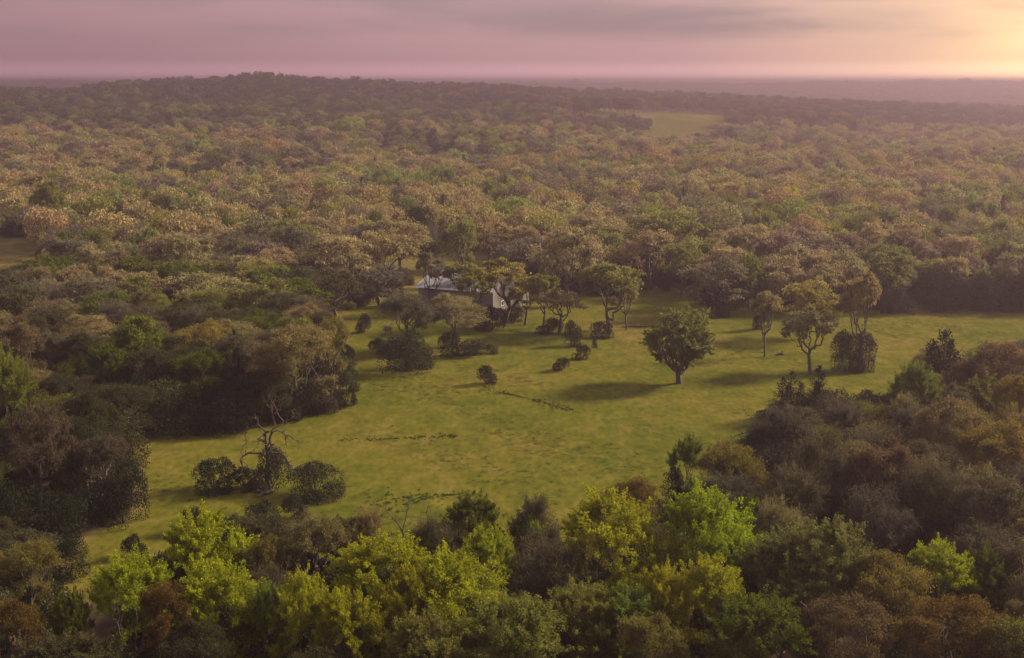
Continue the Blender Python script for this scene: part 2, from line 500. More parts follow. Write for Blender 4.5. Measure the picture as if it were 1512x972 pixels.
# --- front row, left to right
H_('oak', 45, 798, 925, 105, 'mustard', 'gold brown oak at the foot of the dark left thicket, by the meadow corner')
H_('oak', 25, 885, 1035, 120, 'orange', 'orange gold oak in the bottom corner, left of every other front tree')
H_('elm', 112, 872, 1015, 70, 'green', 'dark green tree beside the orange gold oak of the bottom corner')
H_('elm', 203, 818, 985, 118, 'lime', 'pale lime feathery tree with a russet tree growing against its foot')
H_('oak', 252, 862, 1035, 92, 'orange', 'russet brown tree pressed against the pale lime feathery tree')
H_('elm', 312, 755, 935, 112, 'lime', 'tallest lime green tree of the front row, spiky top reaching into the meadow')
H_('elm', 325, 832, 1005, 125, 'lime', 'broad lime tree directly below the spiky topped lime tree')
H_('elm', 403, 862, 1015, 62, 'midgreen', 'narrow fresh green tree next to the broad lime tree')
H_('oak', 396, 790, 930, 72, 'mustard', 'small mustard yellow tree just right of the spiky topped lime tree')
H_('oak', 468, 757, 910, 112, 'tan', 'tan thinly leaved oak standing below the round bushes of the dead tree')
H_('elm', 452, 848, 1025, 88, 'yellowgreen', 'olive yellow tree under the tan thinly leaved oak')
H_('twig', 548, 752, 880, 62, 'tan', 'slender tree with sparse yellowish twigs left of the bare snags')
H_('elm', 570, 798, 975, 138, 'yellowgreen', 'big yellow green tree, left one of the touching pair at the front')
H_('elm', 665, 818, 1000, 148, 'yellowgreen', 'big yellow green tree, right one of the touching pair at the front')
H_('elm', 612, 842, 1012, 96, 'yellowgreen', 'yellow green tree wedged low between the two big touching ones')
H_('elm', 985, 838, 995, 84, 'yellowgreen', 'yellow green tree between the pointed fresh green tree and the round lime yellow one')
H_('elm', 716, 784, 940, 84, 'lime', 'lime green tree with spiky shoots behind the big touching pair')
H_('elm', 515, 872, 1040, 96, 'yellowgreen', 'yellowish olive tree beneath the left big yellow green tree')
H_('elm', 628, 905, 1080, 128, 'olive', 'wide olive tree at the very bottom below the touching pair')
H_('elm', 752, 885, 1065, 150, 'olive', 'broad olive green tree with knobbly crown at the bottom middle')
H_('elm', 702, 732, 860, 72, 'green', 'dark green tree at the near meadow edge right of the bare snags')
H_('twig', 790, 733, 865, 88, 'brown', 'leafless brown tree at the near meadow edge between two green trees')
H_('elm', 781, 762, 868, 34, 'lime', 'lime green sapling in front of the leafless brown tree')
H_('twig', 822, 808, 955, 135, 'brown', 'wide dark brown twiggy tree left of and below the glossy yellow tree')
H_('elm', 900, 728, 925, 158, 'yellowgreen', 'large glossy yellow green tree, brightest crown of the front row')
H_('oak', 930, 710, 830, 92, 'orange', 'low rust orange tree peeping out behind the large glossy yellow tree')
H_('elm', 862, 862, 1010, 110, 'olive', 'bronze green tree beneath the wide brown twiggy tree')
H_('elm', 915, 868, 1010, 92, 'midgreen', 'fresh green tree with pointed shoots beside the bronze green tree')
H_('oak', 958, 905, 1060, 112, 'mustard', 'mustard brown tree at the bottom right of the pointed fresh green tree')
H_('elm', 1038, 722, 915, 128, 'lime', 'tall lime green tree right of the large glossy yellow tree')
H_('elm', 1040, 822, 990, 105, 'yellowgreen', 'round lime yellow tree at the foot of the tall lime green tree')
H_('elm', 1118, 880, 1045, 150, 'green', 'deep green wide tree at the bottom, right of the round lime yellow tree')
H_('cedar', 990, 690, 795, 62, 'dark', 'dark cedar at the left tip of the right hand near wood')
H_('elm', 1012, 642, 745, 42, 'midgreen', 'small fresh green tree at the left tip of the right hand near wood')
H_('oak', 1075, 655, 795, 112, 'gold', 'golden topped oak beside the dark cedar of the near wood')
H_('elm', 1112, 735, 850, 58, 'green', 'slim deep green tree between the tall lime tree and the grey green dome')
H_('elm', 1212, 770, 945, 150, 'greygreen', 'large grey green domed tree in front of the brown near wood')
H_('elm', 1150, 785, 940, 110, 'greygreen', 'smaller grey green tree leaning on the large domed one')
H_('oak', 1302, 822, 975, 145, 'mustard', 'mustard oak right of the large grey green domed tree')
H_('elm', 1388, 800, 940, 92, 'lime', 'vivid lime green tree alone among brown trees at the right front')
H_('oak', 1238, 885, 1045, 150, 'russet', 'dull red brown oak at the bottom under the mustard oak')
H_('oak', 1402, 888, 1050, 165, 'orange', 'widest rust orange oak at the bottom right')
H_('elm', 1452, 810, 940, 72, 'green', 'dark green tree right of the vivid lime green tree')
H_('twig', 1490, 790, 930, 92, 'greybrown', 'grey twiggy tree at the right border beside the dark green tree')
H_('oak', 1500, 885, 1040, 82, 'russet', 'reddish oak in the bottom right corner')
# --- near wood on the right
H_('cedar', 1388, 488, 612, 82, 'dark', 'tall dark cedar with jagged top rising over the right near wood')
H_('cedar', 1166, 548, 620, 58, 'dark', 'dark cedar, left one of the pair below the pale spreading oak')
H_('cedar', 1206, 540, 622, 50, 'dark', 'dark cedar, right one of the pair below the pale spreading oak')
H_('elm', 1346, 534, 660, 66, 'midgreen', 'fresh green cone shaped tree below the tall dark cedar')
H_('oak', 1470, 508, 640, 120, 'russet', 'reddish brown oak behind the tall dark cedar by the meadow')
H_('oak', 1500, 555, 690, 96, 'gold', 'golden leaved oak at the right border below the reddish brown oak')
H_('oak', 1395, 592, 740, 125, 'tan', 'tan crowned oak below the fresh green cone shaped tree')
H_('oak', 1470, 625, 770, 115, 'gold', 'gold brown oak at the right border beneath the golden leaved oak')
H_('twig', 1145, 600, 750, 112, 'greybrown', 'grey brown bare tree with long limbs reaching over the meadow')
H_('bigbush', 1235, 578, 655, 92, 'bushgrey', 'dark grey thicket bush right of the pair of dark cedars')
H_('bigbush', 1292, 580, 665, 80, 'bushgrey', 'dark grey thicket bush next to the fresh green cone shaped tree')
H_('twig', 1215, 640, 790, 115, 'brown', 'brown bare tree in the middle of the near wood below the grey bushes')
H_('oak', 1300, 648, 800, 130, 'russet', 'brown oak with forked pale trunk in the middle of the near wood')
H_('twig', 1370, 680, 830, 120, 'brown', 'dusky twiggy tree above the vivid lime green tree')
H_('twig', 1290, 720, 870, 110, 'greybrown', 'grey twiggy tree right above the large grey green domed tree')
H_('oak', 1455, 705, 860, 120, 'brown', 'dull brown oak at the right border above the dark green tree')
H_('twig', 1165, 690, 830, 100, 'brown', 'brown twiggy tree behind the smaller grey green tree')
# --- left wood edge
H_('elm', 18, 518, 690, 84, 'midgreen', 'vivid green tree at the left border above the dark thicket')
H_('oak', 135, 580, 720, 105, 'darkolive', 'dark olive oak bulging over the meadow below the left wood')
H_('oak', 60, 600, 770, 120, 'brown', 'dusky brown oak at the left border beneath the vivid green tree')
H_('oak', 150, 640, 765, 95, 'greybrown', 'greyish oak with bare twigs at the meadow end of the dark left thicket')
H_('bigbush', 85, 728, 815, 95, 'dark', 'dark evergreen clump at the foot of the dark left thicket')
H_('bigbush', 30, 715, 830, 90, 'dark', 'dark evergreen clump at the left border above the gold brown oak')
H_('bigbush', 130, 655, 722, 100, 'darkolive', 'olive evergreen clump under the dark olive oak of the left thicket')
H_('bigbush', 100, 795, 850, 70, 'dark', 'dark evergreen clump between the left thicket and the gold brown oak')
H_('bigbush', 182, 682, 772, 88, 'dark', 'dark evergreen clump rounding the lower tip of the left thicket')
H_('bigbush', 168, 600, 690, 95, 'darkolive', 'dark olive evergreen clump right behind the dark olive bulging oak')
H_('ball', 207, 468, 600, 78, 'midgreen', 'light green tree rising out of the middle of the left wood')
H_('elm', 168, 505, 620, 58, 'green', 'mid green tree left of and below the light green one in the left wood')
H_('ball', 388, 413, 500, 112, 'greygreen', 'pale grey green spreading tree at the back of the left wood')
H_('bigbush', 250, 562, 636, 110, 'darkolive', 'dark rounded thicket bush on the meadow edge, left one of three')
H_('bigbush', 330, 562, 634, 100, 'dark', 'dark rounded thicket bush on the meadow edge, middle one of three')
H_('bigbush', 200, 555, 630, 80, 'dark', 'dark thicket bush deepest in the shade of the left wood edge')
H_('oak', 405, 545, 628, 80, 'darkolive', 'dark leaning oak between the rounded thicket bushes and the bulging edge oak')
H_('oak', 440, 482, 618, 138, 'tan', 'big tan oak bulging over the meadow edge above the dead tree')
H_('oak', 360, 495, 600, 110, 'brown', 'brown oak behind the dark rounded thicket bushes')
H_('oak', 492, 468, 585, 62, 'mustard', 'yellow tipped oak at the right corner of the left wood')
H_('bigbush', 470, 555, 612, 62, 'bushgrey', 'grey green bush skirting the big tan oak at the meadow edge')
H_('bush', 430, 583, 620, 52, 'bushgrey', 'grey brown bush under the big tan oak just above the dead tree')
H_('oak', 300, 475, 580, 90, 'gold', 'yellow flat topped oak beside the light green tree of the left wood')
H_('ball', 58, 378, 452, 82, 'green', 'green spreading tree just below the lit clearing at the left border')
H_('ball', 75, 268, 352, 46, 'midgreen', 'tall light green tree behind the lit clearing at the left border')
H_('oak', 30, 470, 600, 110, 'russet', 'reddish oak at the left border above the vivid green tree')
H_('elm', 150, 385, 450, 40, 'midgreen', 'slim green tree near the lit slit in the left wood')
# --- round the barn
H_('bigbush', 622, 305, 372, 62, 'dark', 'dark evergreen thicket behind the lit clearing, taller right part')
H_('bigbush', 580, 325, 370, 52, 'dark', 'dark evergreen thicket behind the lit clearing, lower left part')
H_('oak', 500, 345, 450, 110, 'tan', 'round tan oak left of the lit clearing behind the barn')
H_('oak', 560, 392, 452, 90, 'greybrown', 'grey brown oak left of the barn roof')
H_('oakhigh', 636, 372, 462, 62, 'brown', 'thin oak with dark forked trunk standing before the barn roof')
H_('oak', 680, 325, 425, 72, 'olive', 'tall olive oak right behind the barn roof')
H_('oakhigh', 683, 388, 462, 55, 'olive', 'small oak with two dark stems in front of the barn wall')
H_('oakhigh', 745, 382, 480, 108, 'mustard', 'spreading oak with fan of dark limbs before the barn corner')
H_('oakhigh', 703, 398, 486, 62, 'olive', 'olive oak with thin stems before the barn wall, left of the fan limbed oak')
H_('oakhigh', 775, 412, 480, 60, 'tan', 'tan oak hiding most of the barn end wall')
H_('oakhigh', 802, 405, 484, 46, 'olive', 'thin leaning oak just right of the barn end wall')
H_('oak', 838, 335, 452, 110, 'tan', 'big brown oak right behind the barn')
H_('oak', 775, 350, 430, 90, 'brown', 'dusky brown oak behind the barn end')
H_('oakhigh', 826, 425, 492, 76, 'tan', 'clump like oak with several trunks on the grass right of the barn')
H_('oakhigh', 900, 388, 493, 100, (.15, .135, .040), 'flat crowned oak with tall bare trunks on the open grass right of the barn')
H_('oakhigh', 925, 420, 487, 46, 'tan', 'small leaning oak at the right side of the flat crowned oak')
H_('oak', 600, 432, 520, 88, 'greybrown', 'low brown oak in front of the barn, left one of two')
H_('oak', 668, 434, 512, 96, 'tan', 'low brown oak in front of the barn, right one of two')
H_('bush', 535, 430, 452, 52, 'bushgrey', 'low dark bush on the far grass left of the barn')
H_('bush', 537, 463, 491, 25, 'bushgreen', 'small upright bush between the left wood and the large round bush')
H_('bigbush', 600, 487, 548, 92, 'bushgreen', 'largest round bush of the meadow, left of the low oaks')
H_('bush', 560, 500, 522, 34, 'bushgreen', 'low bush touching the back of the largest round bush')
H_('bush', 667, 487, 527, 42, 'bushgreen', 'upright bush right of the largest round bush')
H_('bush', 700, 500, 525, 42, 'bushgrey', 'low sprawling bush at the right end of the row by the largest bush')
H_('bush', 725, 508, 522, 24, 'bushgrey', 'tiny grey bush ending the row by the largest bush')
H_('bush', 725, 452, 487, 52, 'bushgreen', 'bush at the foot of the barn side wall')
H_('bush', 757, 452, 477, 38, 'bushgreen', 'bush at the foot of the barn corner, beside the oak trunks')
H_('bush', 812, 470, 492, 40, 'bushgreen', 'bush round the trunks of the clump like oak')
H_('bush', 845, 473, 511, 28, 'bushgreen', 'upright bush right of the trunks of the clump like oak')
H_('bush', 888, 474, 498, 38, 'bushgreen', 'bush round the trunks of the flat crowned oak')
H_('bush', 858, 508, 530, 28, 'bushgreen', 'round bush on the open meadow, upper one of a slanting row of three')
H_('bush', 828, 528, 547, 27, 'bushgreen', 'round bush on the open meadow, middle one of a slanting row of three')
H_('bush', 720, 538, 567, 29, 'bushgreen', 'round bush alone on the open meadow above the long weedy ditch')
H_('bush', 878, 500, 514, 9, 'bushgreen', 'smallest bush of the meadow, above the slanting row')
H_('cedar', 522, 578, 598, 16, 'bushgreen', 'tiny cedar at the corner of the left wood on the meadow')
H_('bush', 578, 368, 376, 14, 'bushgrey', 'pale round bush in the lit clearing behind the barn, left of the hedge like ones')
H_('bush', 592, 366, 375, 20, 'bushgrey', 'wide bush in the middle of the lit clearing behind the barn')
H_('bush', 612, 367, 376, 24, 'bushgreen', 'dark hedge like bush at the right of the lit clearing')
# --- lone trees on the meadow
H_('lone', 1003, 456, 566, 104, (.150, .168, .044), 'lone leafy green tree in the middle of the open meadow')
H_('oakhigh', 1129, 430, 527, 48, 'tan', 'thin tree with a bare lower trunk left of the pale spreading oak')
H_('bush', 1122, 448, 487, 22, 'bushgreen', 'narrow upright bush right behind the thin bare trunked tree')
H_('oakhigh', 1196, 452, 553, 88, (.155, .150, .055), 'pale yellowish spreading oak on the meadow above the dark cedar pair')
H_('oak', 1190, 415, 500, 88, 'mustard', 'rounded oak behind the pale yellowish spreading oak')
H_('oakhigh', 1268, 405, 545, 66, 'tan', 'tall narrow oak whose foot is wrapped in a dark cone of ivy')
H_('bigbush', 1248, 487, 549, 46, 'bushgreen', 'dark cone shaped bush at the foot of the tall narrow oak, left half')
H_('bush', 1274, 490, 548, 36, 'bushgrey', 'greyish half of the bush at the foot of the tall narrow oak')
H_('oak', 1060, 378, 467, 112, 'brown', 'brown spreading oak at the far meadow edge right of the pale strip')
H_('bush', 1060, 430, 468, 36, 'bushgreen', 'dark bush below the brown spreading oak of the far meadow edge')
H_('oak', 985, 312, 412, 118, 'olive', 'huge dark olive oak right of the lit gap behind the barn')
H_('ball', 1303, 362, 448, 80, 'greygreen', 'round grey green tree on the far meadow edge')
H_('bush', 1325, 425, 462, 52, 'bushgrey', 'grey bush at the foot of the round grey green tree')
H_('bigbush', 1385, 395, 457, 76, 'bushgreen', 'dark thicket on the far meadow edge, left one of three')
H_('bigbush', 1445, 405, 457, 80, 'bushgreen', 'dark thicket on the far meadow edge, middle one of three')
H_('bigbush', 1500, 408, 458, 70, 'bushgreen', 'dark thicket on the far meadow edge, right one of three')
H_('elm', 1436, 372, 430, 26, 'lime', 'small vivid yellow green tree over the dark thickets of the far edge')
H_('oak', 1155, 378, 455, 92, 'tan', 'wide brown oak behind the thin bare trunked tree')
H_('ball', 515, 248, 292, 56, 'midgreen', 'bright green rounded tree halfway up the far wood')
# --- bushes round the dead tree
H_('bush', 318, 677, 723, 72, 'bushgreen', 'round dark bush left of the dead tree')
H_('bush', 362, 690, 722, 44, 'bushgreen', 'low dark bush between the dead tree and its left neighbour')
H_('bush', 398, 660, 722, 60, 'bushgrey', 'tall greyish bush growing round the dead tree trunk')
H_('bigbush', 466, 686, 733, 84, 'bushgreen', 'widest dark bush, right of the dead tree')
H_('bush', 388, 737, 775, 54, 'bushgreen', 'dark bush below the dead tree')
H_('bush', 436, 730, 766, 42, 'bushgreen', 'round bush below the widest dark bush')
H_('bush', 289, 747, 785, 48, 'bushgreen', 'dark bush half hidden behind the spiky topped lime tree')
H_('bush', 199, 790, 823, 38, 'dark', 'solitary black green bush on the meadow corner near the lower left trees')

# ================================================================ DEAD TREES
def dead_tree(paths, px0, py0, label, mat=M_DEAD, twig=0.0, seed=1):
    """paths: [(parent-free polyline of photo pixels), r0, r1]; built in the upright plane facing the camera, pushed in depth limb by limb"""
    rng = R_(seed)
    gx, gy = ground_at(px0, py0); gz = float(terrain(gx, gy)); dep = float(project(gx, gy, gz)[2]); s = dep / F
    e = bpy.data.objects.new('dead_tree', None); link(e); e.location = (gx, gy, gz); tag(e, label, 'dead tree')
    T = None
    for k, (pl, r0, r1, d0, d1) in enumerate(paths):
        pts = []
        for i, (a, b) in enumerate(pl):
            f = i / max(1, len(pl) - 1)
            pts.append(((a - px0) * s, d0 + (d1 - d0) * f, (py0 - b) * s / CT))
        pts = np.array(pts)
        # finer and crooked
        fine = [pts[0]]
        for i in range(len(pts) - 1):
            seg = pts[i + 1] - pts[i]; n = 3
            for j in range(1, n + 1):
                q = pts[i] + seg * j / n
                if j < n: q = q + rng.normal(size=3) * np.linalg.norm(seg) * .05
                fine.append(q)
        fine = np.array(fine); rad = .66 * np.linspace(r0, r1, len(fine)) * rng.uniform(.85, 1.15, len(fine))
        if k == 0:
            T = Tubes(); T.add(fine, rad, 8)
            T.add([fine[0] + (0, 0, -.4), fine[0] + (0, 0, .3)], [r0 * 1.7, r0 * 1.02], 8)
            link(bpy.data.objects.new('trunk', T.mesh('trunk', mat)), e)
        else:
            B = Tubes(); B.add(fine, rad, 6)
            if twig:
                for q in range(int(twig * len(fine))):
                    p = fine[rng.integers(len(fine) // 3, len(fine))]
                    d = unit(rng.normal(size=3) + np.array([0, 0, .3])) * rng.uniform(.4, 1.2)
                    B.add([p, p + d * .5 + rng.normal(size=3) * .1, p + d], [r1 * .9, r1 * .55, r1 * .2], 4)
            link(bpy.data.objects.new('limb', B.mesh('limb', mat)), e)
    return e


def z1(x, y):
    return (250 + x / 3.887, 570 + y / 3.887)


def zp(*pts): return [z1(a, b) for a, b in pts]


dead_tree([
    (zp((568, 600), (566, 500), (572, 430), (575, 385)), .42, .36, 0, 0),
    (zp((575, 385), (566, 340), (562, 300), (566, 262)), .28, .20, 0, .3),
    (zp((575, 385), (588, 340), (590, 300), (602, 250)), .27, .2, 0, -.3),
    (zp((550, 388), (510, 378), (470, 370), (445, 382), (430, 400), (446, 425), (444, 470)), .22, .07, 0, -2.2),
    (zp((580, 385), (620, 377), (660, 378), (684, 400), (704, 430), (696, 480)), .24, .08, 0, -1.2),
    (zp((700, 425), (722, 440), (732, 472)), .11, .05, -1.1, -1.7),
    (zp((566, 262), (540, 245), (517, 230), (515, 198)), .18, .09, .3, 1.2),
    (zp((515, 215), (490, 196), (463, 196), (464, 214)), .09, .05, 1.2, 1.9),
    (zp((520, 236), (480, 240), (440, 268), (428, 310), (436, 345), (398, 385), (396, 408)), .13, .035, .8, 3.0),
    (zp((438, 272), (428, 294), (385, 302), (358, 316)), .06, .025, 2, 3.4),
    (zp((552, 275), (538, 285), (528, 320), (512, 348)), .11, .04, .3, -1.5),
    (zp((534, 300), (510, 304), (492, 302)), .05, .02, -.6, -1),
    (zp((602, 255), (632, 248), (655, 265), (672, 290), (668, 325), (668, 362)), .17, .05, -.3, 1.6),
    (zp((672, 285), (692, 292), (712, 322), (735, 338), (762, 352)), .12, .04, .6, 2.2),
    (zp((732, 338), (736, 365), (734, 395)), .05, .02, 1.5, 1.8),
    (zp((602, 250), (640, 225), (664, 202), (640, 186), (628, 172), (612, 140), (585, 115), (566, 78)), .15, .035, -.3, 2.6),
    (zp((628, 165), (640, 152), (600, 128)), .05, .02, 1.3, 1.5),
    (zp((664, 204), (692, 200), (720, 190), (728, 165), (716, 140)), .12, .04, .9, 0),
    (zp((672, 208), (692, 235), (698, 256)), .05, .02, .9, 1.4),
    (zp((590, 340), (604, 350), (610, 372)), .08, .04, 0, -.8),
    (zp((728, 165), (742, 150), (738, 135)), .04, .02, .2, .5),
    (zp((738, 292), (745, 280), (742, 274)), .03, .02, 1.6, 1.9),
], 396.2, 724.5, 'large twisted dead tree with bare grey limbs among dark round bushes', twig=.5, seed=3)

dead_tree([
    ([(600, 812), (598, 795), (594, 782)], .2, .14, 0, 0),
    ([(594, 782), (589, 770), (580, 758), (572, 748)], .12, .04, 0, -.5),
    ([(595, 784), (600, 765), (603, 750), (605, 738)], .12, .04, 0, .6),
    ([(584, 763), (578, 762), (570, 757)], .05, .02, -.3, -.9),
    ([(603, 752), (610, 745), (609, 740)], .04, .02, .4, .8),
], 600, 832, 'bare brown snag with two upright prongs, leftmost snag at the near meadow edge', M_BARK, .6, 5)
dead_tree([
    ([(628, 815), (626, 798), (629, 784)], .18, .13, 0, 0),
    ([(629, 784), (633, 772), (631, 758), (632, 748)], .11, .04, 0, .4),
    ([(633, 774), (622, 765), (615, 764)], .06, .02, 0, -.5),
], 628, 835, 'slim bare snag between the two pronged snag and the bent one', M_BARK, .6, 6)
dead_tree([
    ([(640, 818), (640, 800), (643, 788)], .18, .13, 0, 0),
    ([(643, 788), (647, 775), (655, 769), (666, 772)], .12, .04, 0, .8),
    ([(645, 782), (640, 775), (637, 768)], .05, .02, 0, -.4),
], 640, 838, 'bent bare snag, right one of the snags at the near meadow edge', M_BARK, .6, 7)
dead_tree([
    ([(1138, 700), (1132, 660), (1122, 640)], .2, .14, 0, 0),
    ([(1122, 640), (1108, 632), (1092, 636), (1078, 640), (1066, 645)], .12, .03, 0, -1.5),
    ([(1122, 640), (1112, 624), (1100, 612), (1094, 606)], .10, .03, 0, 1),
    ([(1104, 630), (1090, 622), (1082, 620)], .05, .02, -.4, -.8),
    ([(1124, 645), (1128, 622), (1136, 608)], .09, .03, 0, .5),
], 1140, 745, 'bare tree with long bent limbs reaching left over the meadow from the near wood', M_BARK, 1.0, 8)

# ================================================================ BARN
def box(V0, V1):
    x0, y0, z0 = V0; x1, y1, z1_ = V1
    V = [(x0, y0, z0), (x1, y0, z0), (x1, y1, z0), (x0, y1, z0), (x0, y0, z1_), (x1, y0, z1_), (x1, y1, z1_), (x0, y1, z1_)]
    Fc = [(0, 3, 2, 1), (4, 5, 6, 7), (0, 1, 5, 4), (1, 2, 6, 5), (2, 3, 7, 6), (3, 0, 4, 7)]
    return V, Fc


def pmesh(name, parts, mat, parent):
    V = []; Fc = []
    for v, f in parts:
        b = len(V); V += [tuple(p) for p in v]; Fc += [tuple(i + b for i in q) for q in f]
    me = bpy.data.meshes.new(name); me.from_pydata(V, [], Fc); me.update(); me.materials.append(mat)
    return link(bpy.data.objects.new(name, me), parent)


bx, by = ground_at(728, 468)
barn = bpy.data.objects.new('barn', None); link(barn)
barn.location = (bx, by, float(terrain(bx, by))); tag(barn, 'long pale metal barn with low white roof behind the oaks', 'barn')
# local frame: -x runs left along the long wall, +y goes back; near corner at the origin
BL, BW, BE, BR_ = 17.6, 19.0, 5.4, 7.9
barn.rotation_euler = (0, 0, math.radians(-24))
pmesh('long_wall', [box((-BL, 0, -.5), (0, .2, BE))], M_WALL, barn)
pmesh('back_wall', [box((-BL, BW - .2, -.5), (0, BW, BE))], M_WALL, barn)


def gable(x0, x1):
    V = [(x0, .203, -.5), (x0, BW - .203, -.5), (x0, BW - .203, BE), (x0, BW / 2, BR_ - .02), (x0, .203, BE)]
    V += [(x1, b, c) for _, b, c in V]
    Fc = [(4, 3, 2, 1, 0), (5, 6, 7, 8, 9)] + [(i, (i + 1) % 5, (i + 1) % 5 + 5, i + 5) for i in range(5)]
    return V, Fc


pmesh('end_wall', [gable(-.2, 0)], M_WALL2, barn)
pmesh('end_wall', [gable(-BL, -BL + .2)], M_WALL, barn)
# roof: standing-seam panels
def slope(y0, z0, y1, z1_, th=.12, n=22):
    parts = []
    V = [(-BL - .5, y0, z0), (.5, y0, z0), (.5, y1, z1_), (-BL - .5, y1, z1_)]
    V += [(a, b, c + th) for a, b, c in V]
    parts.append((V, [(0, 3, 2, 1), (4, 5, 6, 7), (0, 1, 5, 4), (1, 2, 6, 5), (2, 3, 7, 6), (3, 0, 4, 7)]))
    for i in range(n + 1):
        x = -BL - .45 + (BL + .9) * i / n
        V = [(x - .03, y0, z0 + th + .003), (x + .03, y0, z0 + th + .003), (x + .03, y1, z1_ + th + .003), (x - .03, y1, z1_ + th + .003)]
        V += [(a, b, c + .06) for a, b, c in V]
        parts.append((V, [(0, 3, 2, 1), (4, 5, 6, 7), (0, 1, 5, 4), (1, 2, 6, 5), (2, 3, 7, 6), (3, 0, 4, 7)]))
    return parts


sl = (BR_ - BE) / (BW / 2)
roof = pmesh('roof', slope(-.5, BE - .5 * sl + .01, BW / 2, BR_ + .01) + slope(BW + .5, BE - .5 * sl + .01, BW / 2 + .003, BR_ + .01), M_ROOF, barn)
for xr in (-BL + 6.2, -.9):
    v = pmesh('roof_vent', [box((xr - .5, BW / 2 - .5, BR_ - .1), (xr + .5, BW / 2 + .5, BR_ + .9))], M_TRIM, roof)
pmesh('sliding_door', [box((-5.2, -.06, 0), (-2.6, -.003, 3.2))], M_DOOR, barn)
w_ = pmesh('window', [box((-9.4, -.05, 1.6), (-8.0, -.003, 2.7))], M_TRIM, barn); pmesh('pane', [box((-9.25, -.08, 1.72), (-8.15, -.053, 2.58))], M_GLASS, w_)
w_ = pmesh('window', [box((.003, 4, 1.6), (.05, 5.4, 2.7))], M_TRIM, barn); pmesh('pane', [box((.053, 4.15, 1.72), (.08, 5.25, 2.58))], M_GLASS, w_)
pmesh('garage_door', [box((.003, 8.2, 0), (.06, 12.2, 3.9))], M_WALL, barn)
pmesh('eave_trim', [box((-BL - .5, -.55, BE - .32), (.5, -.503, BE + .02))], M_TRIM, barn)
for o in (barn,):
    pass

# three tiny pale farm houses far off on the ridge
def farmhouse(px, py, w, label, nm='farmhouse', tintm=M_WALL2):
    k_ = w / 5.0
    x, y = ground_at(px, py); z = float(terrain(x, y))
    e = bpy.data.objects.new(nm, None); link(e); e.location = (x, y, z); e.rotation_euler = (0, 0, .3); e.scale = (k_, k_, k_); w = 5.0; tag(e, label, 'shed' if nm == 'shed' else 'house')
    pmesh('wall', [box((-w, -w * .5, -1), (w, w * .5, 6))], tintm, e)
    V = [(-w - .5, -w * .6, 6.01), (w + .5, -w * .6, 6.01), (w + .5, w * .6, 6.01), (-w - .5, w * .6, 6.01), (-w - .5, 0, 9), (w + .5, 0, 9)]
    pmesh('roof', [(V, [(0, 3, 2, 1), (0, 1, 5, 4), (2, 3, 4, 5), (1, 2, 5), (3, 0, 4)])], M_ROOF, e)
    for s in (-.5, .5):
        pmesh('window', [box((w * s - .8, -w * .5 - .05, 2), (w * s + .8, -w * .5 - .003, 4))], M_GLASS, e)
    return (px, py)


FH = [(863, 161.5), (128, 138.5), (35, 151)]
farmhouse(863, 163, 2.4, 'tiny pale shed by the hillside pasture', 'shed')
farmhouse(128, 140, 3.6, 'tiny pale house under the ridge top, below the dark skyline trees')
farmhouse(35, 152, 2.6, 'tiny white house at the left end of the ridge')
PROTECT += [[(a - 3, b - 3), (a + 3, b - 3), (a + 3, b + 1), (a - 3, b + 1)] for a, b in FH]

# fallen branch piles and the low rock on the meadow
def log(px, py, ln, label, nm='fallen_log', cat='log', rot=0.1):
    rng = R_(int(px)); x, y = ground_at(px, py)
    T = Tubes(); 
    pts = np.array([(-ln / 2, 0, .22), (-ln / 6, .1, .32), (ln / 5, -.1, .3), (ln / 2, .15, .2)])
    T.add(pts, [.1, .2, .22, .12], 7)
    for k in range(5):
        p = pts[1] + (pts[2] - pts[1]) * rng.uniform(-.4, 1.3)
        T.add([p, p + (rng.uniform(-.5, .5), rng.uniform(-.4, .4), rng.uniform(.1, .5)), p + (rng.uniform(-1.2, 1.2), rng.uniform(-.8, .8), rng.uniform(.1, .7))], [.08, .05, .02], 5)
    o = link(bpy.data.objects.new(nm, T.mesh(nm, M_BARK))); o.location = (x, y, float(terrain(x, y))); o.rotation_euler = (0, 0, rot)
    tag(o, label, cat)


log(938, 484, 5.5, 'fallen dark log on the grass beside the small leaning oak')
log(1152, 525, 2.2, 'short fallen log near the foot of the thin bare trunked tree', rot=.5)
log(393, 731, 2.6, 'broken dead branch lying at the foot of the large dead tree', 'fallen_branch', 'branch', 1.0)

# ================================================================ WOOD FILL
rng = R_(77)
cand = []


